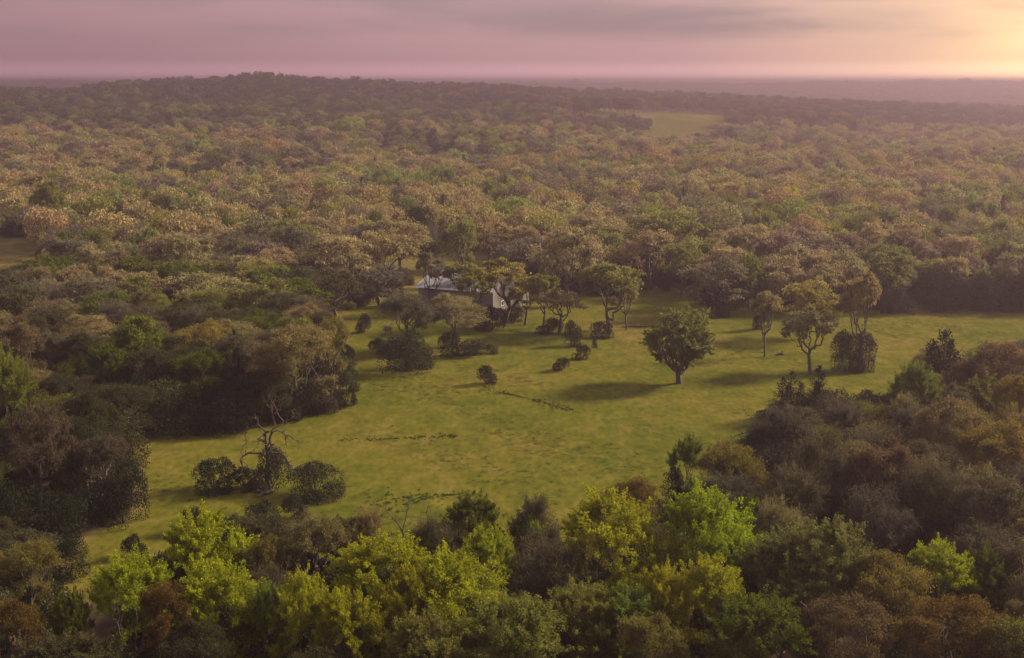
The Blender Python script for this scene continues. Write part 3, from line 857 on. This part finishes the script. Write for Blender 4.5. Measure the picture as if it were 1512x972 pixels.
def tint_for(x, y, px, py, r, d):
    """kind and colour by place: brown and mauve woods with drifts of green"""
    drift = math.sin(x * .017 + 1.7) * math.sin(y * .013 + .4) + .6 * math.sin(x * .041 + y * .031)
    d2 = math.sin(x * .009 - y * .007 + .8) + .7 * math.sin(x * .024 + 2.1) * math.sin(y * .019 + x * .006)
    if py < 205 or (d2 > 1.05 and r > .25):
        t = ['darkolive', 'darkolive', 'olive', 'green', 'darkolive', 'brown', 'greybrown'][int(r * 7)]  # dark evergreen drifts; on the ridge also cloud shade put into the colour
        if r > .94: t = 'midgreen'
        if py >= 205 and t in ('darkolive', 'greybrown'): return 'ball', ('darkolive' if r < .6 else 'bushgrey')
        return ('elm' if t in ('green', 'midgreen') else 'oak'), t
    if drift > .62 and r < .6:
        return 'elm', ['midgreen', 'pale', 'olive', 'greygreen', 'midgreen'][int(r * 8.3) % 5]
    r = (r * 1.37 + .11) % 1.0
    if drift < -.6 and r < .5: return 'oak', 'tan'
    if r < .20: return 'oak', 'brown'
    if r < .46: return 'oak', 'tan'
    if r < .56: return 'oak', 'mauve'
    if r < .66: return 'oak', 'russet'
    if r < .72: return 'oak', 'mustard'
    if r < .82: return 'oak', 'olive'
    if r < .87: return 'twig', 'greybrown'
    if r < .915: return 'elm', 'midgreen'
    if r < .94: return 'elm', 'pale'
    if r < .952: return 'elm', 'yellowgreen'
    if r < .985: return 'oak', 'olive'
    return 'cedar', 'dark'


def accept(x, y, h, w, pad=1.0):
    z = float(terrain(x, y))
    us, vs = [], []
    for (dx, dz) in ((0, 0.1), (0, h), (0, h * .7), (-w * .4, h * .7), (w * .4, h * .7), (-w * .45, h * .4), (w * .45, h * .4), (-w * .25, h * .93), (w * .25, h * .93)):
        u, v, _ = project(x + dx, y, z + dz); us.append(float(u)); vs.append(float(v))
    for P in PROTECT:
        if inpoly(us, vs, P).any(): return False
    return True


# zones where woodland stands, by the photo pixel of the tree foot
def zone(u, v, d):
    if v < 126: return 'far'
    if v < 440 + 0 * u: return 'back'
    if u < 545 and v < 640: return 'left'
    if u < 240 and v < 830: return 'left'
    if u > 1050 and 565 < v < 880: return 'right'
    if u > 1480 and v >= 505: return 'right'
    if v >= 850: return 'front'
    if 440 <= v < 462 and u > 1040: return 'back'
    return None


xs_t, ys_t = [], []
PL = list(PLACED)
cell = {}


def near_ok(x, y, w):
    k = (int(x // 16), int(y // 16))
    for i in (-1, 0, 1):
        for j in (-1, 0, 1):
            for (a, b, r) in cell.get((k[0] + i, k[1] + j), ()):
                if (a - x) ** 2 + (b - y) ** 2 < (.66 * (r + w / 2)) ** 2: return False
    return True


def add_cell(x, y, r):
    cell.setdefault((int(x // 16), int(y // 16)), []).append((x, y, r))


for (x, y, r) in PL: add_cell(x, y, r)
PROTO_WIDE = False
fill = []
# near and middle: dart throwing
y = 84.0
tries = []
for ring in np.arange(84, 640, 3.0):
    nr = int(ring * 1.32 / 3.0)
    for k in range(nr):
        az = rng.uniform(-.68, .68); rr = ring + rng.uniform(-1.5, 1.5)
        tries.append((rr * math.sin(az), rr * math.cos(az)))
for (x, y) in tries:
    d = math.hypot(x, y); u, v, _ = project(x, y, float(terrain(x, y))); u = float(u); v = float(v)
    zn = zone(u, v, d)
    if zn is None or u < -560 or u > 2080: continue
    r = rng.uniform()
    kind, t = tint_for(x, y, u, v, r, d)
    w = rng.uniform(7.5, 15.5) if kind == 'oak' else rng.uniform(6, 10)
    if kind == 'oak' and rng.uniform() < .07: w = rng.uniform(15, 19)
    if kind == 'cedar': w = rng.uniform(4, 6)
    h = min(w * rng.uniform(.75, 1.0) + 2, 14.5) if kind == 'oak' else rng.uniform(8, 13.5)
    if zn == 'left':
        if kind == 'elm' and rng.uniform() < .75: kind, t = 'oak', 'brown'
        if t in ('tan', 'mauve', 'russet', 'brown') and rng.uniform() < .6: t = ['darkolive', 'olive', 'darkolive', 'green'][rng.integers(0, 4)]
        h = min(h, 10.5)
    if zn == 'right':
        kind, t = [('oak', 'brown'), ('twig', 'greybrown'), ('oak', 'olive'), ('oak', 'tan'), ('twig', 'tan'), ('twig', 'olive'), ('elm', 'olive')][int(r * 7)]
        w = min(w, 10); h = min(h, 9.5)
    if zn == 'front':
        kind, t = [('oak', 'darkolive'), ('elm', 'green'), ('oak', 'darkolive'), ('twig', 'brown'), ('elm', 'darkolive'), ('oak', 'brown')][int(r * 6)]  # front fill tinted dark, the foreground's shade put into the leaf colour
        w = min(w, 8.5); h = rng.uniform(6, 8.5)
    if not near_ok(x, y, w) or not accept(x, y, h, w): continue
    add_cell(x, y, w / 2)
    fill.append((d, x, y, kind, h, w, t, u, v, zn))
# below-crown shrubs along the wood edges close the view under the trees
fill.sort()
ADJ = dict(lime='lime', yellowgreen='yellow green', pale='pale green', green='deep green', midgreen='fresh green', greygreen='grey green', olive='olive', mustard='mustard',
           gold='golden', orange='orange', tan='tan', brown='brown', russet='reddish', mauve='mauve brown', greybrown='grey brown', dark='dark', darkolive='dark olive', bushgrey='dark grey green')
NOUN = dict(ball='evergreen tree', oak='oak', elm='leafy tree', twig='twiggy tree', cedar='cedar')


def where(u, v, zn, d):
    if zn == 'front': return 'filling the shade between the bright front trees'
    if zn == 'right': return 'inside the brown near wood right of the meadow'
    if zn == 'left': return 'inside the dark wood left of the meadow'
    if d < 330:
        if u < 560: return 'in the wood just below the lit clearings, left of the barn'
        if u < 1050: return 'close behind the barn'
        return 'lining the far edge of the meadow right of the barn'
    if d < 430:
        if u < 520: return 'above the lit clearing of the left border'
        if u < 1000: return 'in the wood beyond the clearing behind the barn'
        return 'in the wood over the dark thickets of the far meadow edge'
    if u < 500: return 'in the lower slope wood toward the left ridge'
    if u < 1000: return 'in the lower slope wood below the hillside pasture'
    return 'in the lower slope wood toward the sunlit side'


kc = {}
STUFF = []
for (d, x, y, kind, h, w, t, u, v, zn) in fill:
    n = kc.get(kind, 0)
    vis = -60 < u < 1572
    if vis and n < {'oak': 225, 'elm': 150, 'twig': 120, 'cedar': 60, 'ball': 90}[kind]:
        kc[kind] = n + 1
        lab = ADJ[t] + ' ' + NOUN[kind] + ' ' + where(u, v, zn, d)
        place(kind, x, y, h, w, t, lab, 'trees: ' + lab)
    else:
        STUFF.append((x, y, kind, h, w, t))

# ---------------------------------------------------------------- far woodland: one object of stuff, points with instanced crowns
HID = bpy.data.collections.new('crown_kinds')      # never linked to the scene


def far_proto(name, gen, H, R, **kw):
    T, (V, Fq, vals) = gen(H=H, R=R, **kw)
    zt = np.percentile(V[:, 2], 99.5); rr = np.percentile(np.hypot(V[:, 0], V[:, 1]), 97)
    me = make_mesh(name, V / np.array([rr, rr, zt]), Fq, M_LEAF_I, vals)      # normalised to 1 m
    TV = np.concatenate(T.V) / np.array([rr, rr, zt]); tf = np.array(T.F) + len(V)
    me2 = make_mesh(name, np.concatenate([V / np.array([rr, rr, zt]), TV]), np.concatenate([Fq, tf]), [M_LEAF_I, M_BARK], np.concatenate([vals, np.zeros(len(tf))]))
    mi = np.zeros(len(Fq) + len(tf), np.int32); mi[len(Fq):] = 1
    me2.polygons.foreach_set('material_index', mi)
    o = bpy.data.objects.new(name, me2); HID.objects.link(o)
    bpy.data.meshes.remove(me)


for i in range(4): far_proto('a%d_oak' % i, gen_tree, 11, 6, seed=300 + i, style='oak', n_leaf=2600, leaf=.55, nlobe=13, lobe_k=1.05, dome=1.5, twigs=False, sides=3)
for i in range(2): far_proto('b%d_elm' % i, gen_tree, 11, 5, seed=310 + i, style='elm', n_leaf=1900, leaf=.62, nlobe=9, twigs=False, sides=3)
far_proto('c0_cedar', gen_cedar, 9, 3, seed=320, n_leaf=900, leaf=.7, spires=1)
for i in range(3): far_proto('d%d_farcrown' % i, gen_tree, 11, 6, seed=330 + i, style='oak', n_leaf=700, leaf=1.15, nlobe=8, dome=1.5, twigs=False, sides=3)
for i in range(3): far_proto('e%d_grove' % i, gen_tree, 11, 16, seed=340 + i, style='oak', n_leaf=900, leaf=2.2, nlobe=16, twigs=False, sides=3, lobe_k=.8)

for i in range(2): far_proto('f%d_shrub' % i, gen_bush, 3, 2.3, seed=360 + i, n_leaf=2600, leaf=.24)


def scatter(name, pts, coll, kind_label):
    """pts rows: x y z idx sx sz rot r g b"""
    A = np.array(pts, np.float32)
    me = bpy.data.meshes.new(name); me.vertices.add(len(A)); me.vertices.foreach_set('co', np.ascontiguousarray(A[:, :3]).ravel())
    def at(nm, typ, arr, prop='value'):
        a = me.attributes.new(nm, typ, 'POINT'); a.data.foreach_set(prop, np.ascontiguousarray(arr).ravel())
    at('idx', 'INT', A[:, 3].astype(np.int32))
    at('scl', 'FLOAT_VECTOR', A[:, [4, 4, 5]], 'vector')
    rot = np.zeros((len(A), 3), np.float32); rot[:, 2] = A[:, 6]
    at('rot', 'FLOAT_VECTOR', rot, 'vector')
    at('tint', 'FLOAT_COLOR', np.concatenate([A[:, 7:10], np.ones((len(A), 1), np.float32)], 1), 'color')
    o = link(bpy.data.objects.new(name, me))
    ng = bpy.data.node_groups.new(name, 'GeometryNodeTree')
    ng.interface.new_socket('Geometry', in_out='INPUT', socket_type='NodeSocketGeometry')
    ng.interface.new_socket('Geometry', in_out='OUTPUT', socket_type='NodeSocketGeometry')
    n = ng.nodes; l = ng.links
    gi = n.new('NodeGroupInput'); go = n.new('NodeGroupOutput')
    ci = n.new('GeometryNodeCollectionInfo'); ci.inputs['Collection'].default_value = coll
    ci.inputs['Separate Children'].default_value = True; ci.inputs['Reset Children'].default_value = True
    ip = n.new('GeometryNodeInstanceOnPoints'); ip.inputs['Pick Instance'].default_value = True
    def na(nm, typ):
        a = n.new('GeometryNodeInputNamedAttribute'); a.data_type = typ; a.inputs['Name'].default_value = nm
        return a.outputs['Attribute']
    e2r = n.new('FunctionNodeEulerToRotation')
    l.new(gi.outputs[0], ip.inputs['Points']); l.new(ci.outputs[0], ip.inputs['Instance'])
    l.new(na('idx', 'INT'), ip.inputs['Instance Index']); l.new(na('rot', 'FLOAT_VECTOR'), e2r.inputs[0]); l.new(e2r.outputs[0], ip.inputs['Rotation'])
    l.new(na('scl', 'FLOAT_VECTOR'), ip.inputs['Scale']); l.new(ip.outputs[0], go.inputs[0])
    md = o.modifiers.new('scatter', 'NODES'); md.node_group = ng
    tag(o, kind=kind_label)
    return o


pts = []


def addp(x, y, idx, w, h, t, jit=.12):
    h = min(h, 61.5 - float(terrain(x, y)))
    col = TINT[t]; j = rng.uniform(1 - jit, 1 + jit, 3) * (1.5 if 260 < y < 1000 else 1.1)  # mid-distance crowns tinted lighter, sunlit ground imitated by colour
    pts.append((x, y, float(terrain(x, y)) - .1, idx, w / 2, h, rng.uniform(0, 6.28), col[0] * j[0], col[1] * j[1], col[2] * j[2]))


for k in range(12000):
    d_ = math.sqrt(rng.uniform(80 ** 2, 560 ** 2)); a_ = rng.uniform(-.66, .66)
    x = d_ * math.sin(a_); y = d_ * math.cos(a_); u, v, _ = project(x, y, float(terrain(x, y))); u = float(u); v = float(v)
    if zone(u, v, d_) is None: continue
    h_ = rng.uniform(1.6, 3.8); w_ = rng.uniform(3, 5.5)
    if not accept(x, y, h_, w_): continue
    addp(x, y, 13 + rng.integers(0, 2), w_, h_, ['darkolive', 'bushgreen', 'bushgreen', 'bushgrey' if d_ > 200 else 'dark', 'dark'][rng.integers(0, 5)])  # nearer undergrowth takes a darker tint that deepens the foreground shade
for (x, y, kind, h, w, t) in STUFF:
    addp(x, y, {'oak': rng.integers(0, 4), 'twig': rng.integers(0, 4), 'elm': 4 + rng.integers(0, 2), 'ball': 4, 'cedar': 6}[kind], w, h, t)
r = 640.0
while r < 1750:
    stp = 10.8 + r * .0012
    for k in range(int(r * 1.0 / stp)):
        az = -.50 + 1.0 * (k + rng.uniform(0, 1)) / (r * 1.0 / stp); rr = r + rng.uniform(-4, 4)
        x = rr * math.sin(az); y = rr * math.cos(az); u, v, _ = project(x, y, float(terrain(x, y)))
        kind, t = tint_for(x, y, float(u), float(v), rng.uniform(), rr)
        w = rng.uniform(8, 16.5); h = rng.uniform(5.5, 10) + w * .32
        if rr > 1150 and rng.uniform() < .55: t = 'darkolive' if rng.uniform() < .6 else 'bushgrey'  # ridge crowns darkened, a cloud shadow painted into their tint
        if rr > 1300: h += rng.uniform(-2, 4)
        if rng.uniform() < .05: w = 5; h = 10; t = 'darkolive'
        if not accept(x, y, h, w): continue
        idx = rng.integers(0, 4) if kind in ('oak', 'twig') else (4 + rng.integers(0, 2) if kind == 'elm' else 6)
        if rr > 1150: idx = 7 + rng.integers(0, 3)
        addp(x, y, idx, w if kind != 'cedar' else 5, h, t)
    r += stp
while r < 3600:
    stp = 15.0
    n = int(r * 1.0 / stp)
    az = -.50 + 1.0 * (np.arange(n) + rng.uniform(0, 1, n)) / n; rr = r + rng.uniform(-7, 7, n)
    X = rr * np.sin(az); Y = rr * np.cos(az)
    for x, y in zip(X, Y):
        addp(x, y, 7 + rng.integers(0, 3), rng.uniform(14, 22), rng.uniform(9, 14), ['mauve', 'olive', 'brown', 'darkolive', 'green'][rng.integers(0, 5)])
    r += stp
while r < 4700:
    stp = 24.0
    n = int(r * 1.0 / stp)
    az = -.50 + 1.0 * (np.arange(n) + rng.uniform(0, 1, n)) / n; rr = r + rng.uniform(-15, 15, n)
    X = rr * np.sin(az); Y = rr * np.cos(az)
    for x, y in zip(X, Y):
        uu = 756 + F * x / y
        if r > 3300 and rng.uniform() < .45: continue
        hh = 3.5 + 9 * abs(math.sin(uu * .045 + 1.1) * math.sin(uu * .017)) * rng.uniform(.5, 1.1) + rng.uniform(0, 3) + (rng.uniform(3, 7) if rng.uniform() < .06 else 0)
        addp(x, y, 10 + rng.integers(0, 3), rng.uniform(16, 34), hh, ['mauve', 'olive', 'brown', 'darkolive', 'green'][rng.integers(0, 5)])
    r += stp
# a few taller ones stand out of the ridge tops
scatter('woodland', pts, HID, 'stuff')

# ================================================================ WEEDS AND GRASS
HG = bpy.data.collections.new('grass_kinds')
for i in range(3):
    rg = R_(500 + i); n = 26
    p = rg.normal(size=(n, 3)) * np.array([.22, .22, 0]); a = rg.uniform(0, 6.28, n); hgt = rg.uniform(.35, 1.0, n)
    tip = p + np.stack([np.cos(a) * .25, np.sin(a) * .25, hgt], 1)
    b = np.stack([-np.sin(a), np.cos(a), a * 0], 1) * .035
    V = np.stack([p - b, p + b, tip + b * .2, tip - b * .2], 1).reshape(-1, 3)
    o = bpy.data.objects.new('g%d_tuft' % i, make_mesh('tuft', V, np.arange(n * 4).reshape(n, 4), M_LEAF_I, rg.uniform(0, 1, n))); HG.objects.link(o)
for i in range(2):
    rg = R_(520 + i); n = 60
    d = unit(rg.normal(size=(n, 3))); d[:, 2] = np.abs(d[:, 2])
    V, Fq, vals = leaf_quads(rg, d * np.array([.5, .5, .55]) * rg.uniform(.4, 1, n)[:, None], .2, .6)
    o = bpy.data.objects.new('h%d_weed' % i, make_mesh('weed', V, Fq, M_LEAF_I, vals)); HG.objects.link(o)
gp = []
rg = R_(9)
tries = 0
while len(gp) < 5000 and tries < 400000:
    tries += 1
    # even in area over the meadow wedge
    d = math.sqrt(rg.uniform(118 ** 2, 300 ** 2)); az = rg.uniform(-.34, .42)
    x = d * math.sin(az); y = d * math.cos(az)
    if d > 200 and rg.uniform() < .35: continue
    dr = math.sin(x * .07 + 1.3 * math.sin(y * .05)) * math.sin(y * .09 + x * .02) + .5 * math.sin(x * .31 + y * .23)
    if dr < rg.uniform(.1, 1.2): continue
    z = float(terrain(x, y)); u, v, _ = project(x, y, z)
    if not inpoly([float(u)], [float(v)], GRASS_POLYS[0])[0]: continue
    c = [(.09, .10, .016), (.12, .11, .022), (.15, .115, .045), (.07, .095, .014)][rg.choice(4, p=[.4, .32, .1, .18])]
    s = rg.uniform(.5, 1.1)
    gp.append((x, y, z - .02, rg.integers(0, 3), s, s * rg.uniform(.08, .16), rg.uniform(0, 6.28), *c))
scatter('meadow_grass', gp, HG, 'stuff')


def strip(name, poly, n, wm, tint, hs=(.5, 1.1)):
    pp = [ground_at(*q) for q in poly]; out = []; rg = R_(n)
    L = len(pp) - 1
    for k in range(n):
        f = rg.uniform(0, L - .001)
        if math.sin(f * 9.1) + math.sin(f * 5.3 + 2) < rg.uniform(-1.6, .6): continue
        i = int(f); g = f - i
        x = pp[i][0] * (1 - g) + pp[i + 1][0] * g; y = pp[i][1] * (1 - g) + pp[i + 1][1] * g
        ww = wm * (.5 + .5 * math.sin(f * 2.3 + 1))
        x += rg.normal() * ww * .6; y += rg.normal() * ww
        j = rg.uniform(.75, 1.3); s = rg.uniform(*hs)
        out.append((x, y, float(terrain(x, y)) - .03, 3 + rg.integers(0, 2), s, s * rg.uniform(.6, 1), rg.uniform(0, 6), tint[0] * j, tint[1] * j, tint[2] * j))
    scatter(name, out, HG, 'stuff')


strip('ditch_weeds', [(716, 574), (745, 581), (785, 590), (815, 598), (850, 607)], 620, 1.2, (.052, .058, .014), (.2, .42))
strip('weed_strip', [(503, 649), (560, 649), (600, 647), (650, 645), (678, 644)], 420, .8, (.056, .072, .012), (.2, .42))
strip('meadow_weeds', [(560, 745), (620, 735), (700, 728), (560, 752)], 260, 2.2, (.05, .08, .012), (.3, .6))

# ================================================================ GROUND
az_f = np.radians(np.arange(-34, 34.01, .22)); az_b = np.radians(np.concatenate([np.arange(-180, -34, 4.0), np.arange(34 + 4, 180, 4.0)]))
az = np.sort(np.concatenate([az_f, az_b])); na_ = len(az)
rad = 6 * np.exp(np.arange(0, math.log(16000 / 6), .0125)); nrr = len(rad)
A, Rr = np.meshgrid(az, rad)
X = Rr * np.sin(A); Y = Rr * np.cos(A); Z = terrain(X, Y)
U, Vv, _ = project(X, Y, Z)
front = Y > 20
nz = 7 * np.sin(X * .31 + Y * .17) + 5 * np.sin(X * .83 - Y * .59)
# grassland mask, edge wobbling by a metre or so
MASK = np.zeros(X.shape, bool)
for P in GRASS_POLYS:
    MASK |= inpoly(U + nz, Vv + nz * .25, P) & front
DULL = np.zeros(X.shape, bool)
for P in (PASTURE, PASTURE2): DULL |= inpoly(U + nz, Vv + nz * .25, P) & front
Mf = MASK.astype(float)
for _ in range(3):
    Mf = (Mf + np.roll(Mf, 1, 0) + np.roll(Mf, -1, 0)) / 3
    Mf = (Mf + np.roll(Mf, 2, 1) + np.roll(Mf, -2, 1) + np.roll(Mf, 4, 1) + np.roll(Mf, -4, 1)) / 5
Mf = np.where(DULL, .9, Mf)
STRAW = np.zeros(X.shape, bool)
for P in GRASS_POLYS[1:4]: STRAW |= inpoly(U + nz, Vv + nz * .25, P) & front
STRAW &= ~inpoly(U, Vv, GRASS_POLYS[0])
Mf = np.where(STRAW, .5, Mf)
Vt = np.stack([X, Y, Z], -1).reshape(-1, 3)
Vt = np.concatenate([Vt, [[0, 0, 0]]])
idx = np.arange(nrr * na_).reshape(nrr, na_)
i0 = idx[:-1]; i1 = idx[1:]
Q = np.stack([i0, np.roll(i0, -1, 1), np.roll(i1, -1, 1), i1], -1).reshape(-1, 4)[:, ::-1]

mg, nt, out = new_mat('ground'); L = nt.links
at_ = N(nt, 'ShaderNodeAttribute', attribute_name='grassy')
geo = N(nt, 'ShaderNodeNewGeometry')
def nz_node(scale, det=5, st=(1, 1, 1)):
    mp = N(nt, 'ShaderNodeMapping'); mp.inputs['Scale'].default_value = st; L.new(geo.outputs['Position'], mp.inputs[0])
    n_ = N(nt, 'ShaderNodeTexNoise'); n_.inputs['Scale'].default_value = scale; n_.inputs['Detail'].default_value = det; L.new(mp.outputs[0], n_.inputs['Vector']); return n_.outputs['Fac']
def ramp(fac, stops):
    cr = N(nt, 'ShaderNodeValToRGB'); e = cr.color_ramp.elements
    while len(e) < len(stops): e.new(.5)
    for i, (p, c) in enumerate(stops): e[i].position = p; e[i].color = (*c, 1)
    L.new(fac, cr.inputs[0]); return cr.outputs[0]
def mix(fac, a, b, mode='MIX'):
    m_ = N(nt, 'ShaderNodeMix', data_type='RGBA', blend_type=mode)
    if isinstance(fac, float): m_.inputs[0].default_value = fac
    else: L.new(fac, m_.inputs[0])
    L.new(a, m_.inputs[6]); L.new(b, m_.inputs[7]); return m_.outputs[2]
big = ramp(nz_node(.03, 7, (1, .8, 1)), [(.34, (.044, .056, .008)), (.45, (.068, .071, .009)), (.56, (.094, .080, .013)), (.68, (.135, .094, .030))])
fine = ramp(nz_node(.30, 10, (1, .7, 1)), [(.32, (.040, .052, .007)), (.5, (.074, .073, .010)), (.70, (.125, .098, .026))])
g1 = mix(.5, big, fine)
tiny = ramp(nz_node(1.3, 12, (1, .45, 1)), [(.32, (.60, .64, .6)), (.5, (.95, .95, .95)), (.68, (1.35, 1.28, 1.25))])
g2 = mix(.62, g1, tiny, 'MULTIPLY')
dirt = ramp(nz_node(.4, 6), [(.35, (.035, .026, .016)), (.65, (.095, .065, .038))])
edge = ramp(nz_node(.22, 5), [(.3, (.105, .078, .030)), (.7, (.170, .118, .055))])
def mrn(a_, b_):
    m_ = N(nt, 'ShaderNodeMapRange'); m_.inputs[1].default_value = a_; m_.inputs[2].default_value = b_
    ad = N(nt, 'ShaderNodeMath', operation='ADD'); sb = N(nt, 'ShaderNodeMath', operation='MULTIPLY_ADD'); sb.inputs[1].default_value = .5; sb.inputs[2].default_value = -.25
    L.new(nz_node(.5, 5), sb.inputs[0]); L.new(at_.outputs['Fac'], ad.inputs[0]); L.new(sb.outputs[0], ad.inputs[1])
    L.new(ad.outputs[0], m_.inputs[0]); return m_.outputs[0]
colr = mix(mrn(.25, .45), dirt, edge)
colr = mix(mrn(.36, .62), colr, g2)
b = N(nt, 'ShaderNodeBsdfDiffuse'); L.new(colr, b.inputs[0])
bmp = N(nt, 'ShaderNodeBump'); bmp.inputs['Strength'].default_value = .25; bmp.inputs['Distance'].default_value = .05
L.new(nz_node(2.6, 6, (1, .6, 1)), bmp.inputs['Height']); L.new(bmp.outputs[0], b.inputs['Normal'])
L.new(b.outputs[0], out.inputs['Surface'])
me = make_mesh('ground', Vt, Q, mg)
a = me.attributes.new('grassy', 'FLOAT', 'POINT'); a.data.foreach_set('value', np.concatenate([Mf.ravel(), [0]]))
me.polygons.foreach_set('use_smooth', np.ones(len(me.polygons), bool))
gnd = link(bpy.data.objects.new('ground', me)); tag(gnd, kind='structure')

# ================================================================ HAZE
mh, nt, out = new_mat('haze')
pv = N(nt, 'ShaderNodeVolumePrincipled')
pv.inputs['Color'].default_value = (.320, .236, .315, 1); pv.inputs['Density'].default_value = .00056; pv.inputs['Anisotropy'].default_value = .62
nt.links.new(pv.outputs[0], out.inputs['Volume'])
hv, hf = box((-17000, -17000, -2), (17000, 17000, 63))
hz = pmesh('haze', [(hv, hf)], mh, None); tag(hz, kind='stuff')

# ================================================================ LIGHT
SUN_AZ = math.radians(68)        # to the right of the view direction (+Y)
SUN_EL = math.radians(29)
sd = Vector((math.sin(SUN_AZ) * math.cos(SUN_EL), math.cos(SUN_AZ) * math.cos(SUN_EL), math.sin(SUN_EL)))
sun = bpy.data.lights.new('sun', 'SUN'); sun.energy = 5.0; sun.angle = math.radians(10); sun.color = (1.0, .84, .56)
so = bpy.data.objects.new('sun', sun); link(so); so.rotation_euler = (-sd).to_track_quat('-Z', 'Y').to_euler(); so.location = sd * 300

w = bpy.data.worlds.new('World'); SC.world = w; w.use_nodes = True; nt = w.node_tree; nt.nodes.clear(); L = nt.links
STR = .10
sky = N(nt, 'ShaderNodeTexSky', sky_type='NISHITA'); sky.sun_disc = False; sky.sun_elevation = SUN_EL; sky.sun_rotation = SUN_AZ
sky.dust_density = 3; sky.air_density = 1.3
tc = N(nt, 'ShaderNodeTexCoord')
sep = N(nt, 'ShaderNodeSeparateXYZ'); L.new(tc.outputs['Generated'], sep.inputs[0])
def M2(op, a, b=None, c=None, clamp=False):
    m_ = N(nt, 'ShaderNodeMath', operation=op); m_.use_clamp = clamp
    for i, q in enumerate((a, b, c)):
        if q is None: continue
        if isinstance(q, (int, float)): m_.inputs[i].default_value = q
        else: L.new(q, m_.inputs[i])
    return m_.outputs[0]
def MR(v, a, b, c=0., d=1., sm=True):
    m_ = N(nt, 'ShaderNodeMapRange'); m_.interpolation_type = 'SMOOTHSTEP' if sm else 'LINEAR'
    for i, q in enumerate((a, b, c, d)): m_.inputs[i + 1].default_value = q
    L.new(v, m_.inputs[0]); return m_.outputs[0]
az_ = M2('ARCTAN2', sep.outputs['X'], sep.outputs['Y'])      # 0 ahead, + to the right
el = sep.outputs['Z']
def RGB(c):
    n_ = N(nt, 'ShaderNodeRGB'); n_.outputs[0].default_value = (c[0] / STR, c[1] / STR, c[2] / STR, 1); return n_.outputs[0]
# cloud deck lit from below the right: mauve left, peach and yellow toward the sun
mauve = RGB((.176, .094, .112)); pink = RGB((.270, .150, .163)); peach = RGB((.45, .280, .19)); gold_ = RGB((.84, .52, .24)); greyv = RGB((.108, .073, .090)); over = RGB((.35, .30, .32))
c = mix(MR(az_, -.40, .16), mauve, pink)
c = mix(MR(az_, .10, .34), c, peach)
c = mix(MR(az_, .28, .45), c, gold_)
hzn = MR(el, .0, .020, 2.2, .97)
cb = N(nt, 'ShaderNodeCombineXYZ'); [L.new(hzn, cb.inputs[i]) for i in range(3)]
c = mix(1.0, c, cb.outputs[0], 'MULTIPLY')
# a little brighter toward the horizon
vec = N(nt, 'ShaderNodeCombineXYZ'); L.new(M2('MULTIPLY', az_, 3.6), vec.inputs[0]); L.new(M2('MULTIPLY', el, 30.0), vec.inputs[1])
n1 = N(nt, 'ShaderNodeTexNoise'); n1.inputs['Scale'].default_value = 1.0; n1.inputs['Detail'].default_value = 5; n1.inputs['Roughness'].default_value = .48; n1.inputs['Distortion'].default_value = .3
L.new(vec.outputs[0], n1.inputs['Vector'])
cm = M2('MULTIPLY', MR(n1.outputs['Fac'], .36, .60), MR(el, .018, .05))
band = M2('MULTIPLY', M2('MULTIPLY', MR(el, .030, .044), MR(el, .050, .066, 1., .25)), M2('MULTIPLY', MR(az_, -.06, .14), MR(az_, .30, .43, 1., 0.)))
band = M2('MULTIPLY', band, MR(n1.outputs['Fac'], .30, .52, .35, 1.))
c = mix(M2('MULTIPLY', cm, .62), c, greyv)
c = mix(M2('MULTIPLY', band, .8), c, greyv)
c = mix(MR(el, .08, .4), c, over)
# thin gaps let the sky itself through
c = mix(.12, c, sky.outputs[0])
bg = N(nt, 'ShaderNodeBackground'); bg.inputs['Strength'].default_value = STR; L.new(c, bg.inputs['Color'])
wo = N(nt, 'ShaderNodeOutputWorld'); L.new(bg.outputs[0], wo.inputs['Surface'])

# ================================================================ CAMERA AND RENDER SETTINGS
cam = bpy.data.cameras.new('camera'); cam.lens = 36 * F / 1512; cam.sensor_width = 36; cam.clip_end = 40000; cam.clip_start = .5
co = bpy.data.objects.new('camera', cam); link(co); co.location = (0, 0, CAM_H); co.rotation_euler = (math.pi / 2 - TH, 0, 0)
SC.camera = co
vs = SC.view_settings
SC.display_settings.display_device = 'sRGB'; vs.view_transform = 'Standard'; vs.look = 'None'; vs.gamma = 1; vs.use_curve_mapping = False; vs.exposure = 1.30
SC.render.engine = 'CYCLES'
cy = SC.cycles
cy.use_denoising = True; cy.max_bounces = 5; cy.diffuse_bounces = 2; cy.glossy_bounces = 2; cy.transmission_bounces = 3; cy.volume_bounces = 1; cy.transparent_max_bounces = 6
cy.sample_clamp_indirect = 3
SC.render.use_persistent_data = False
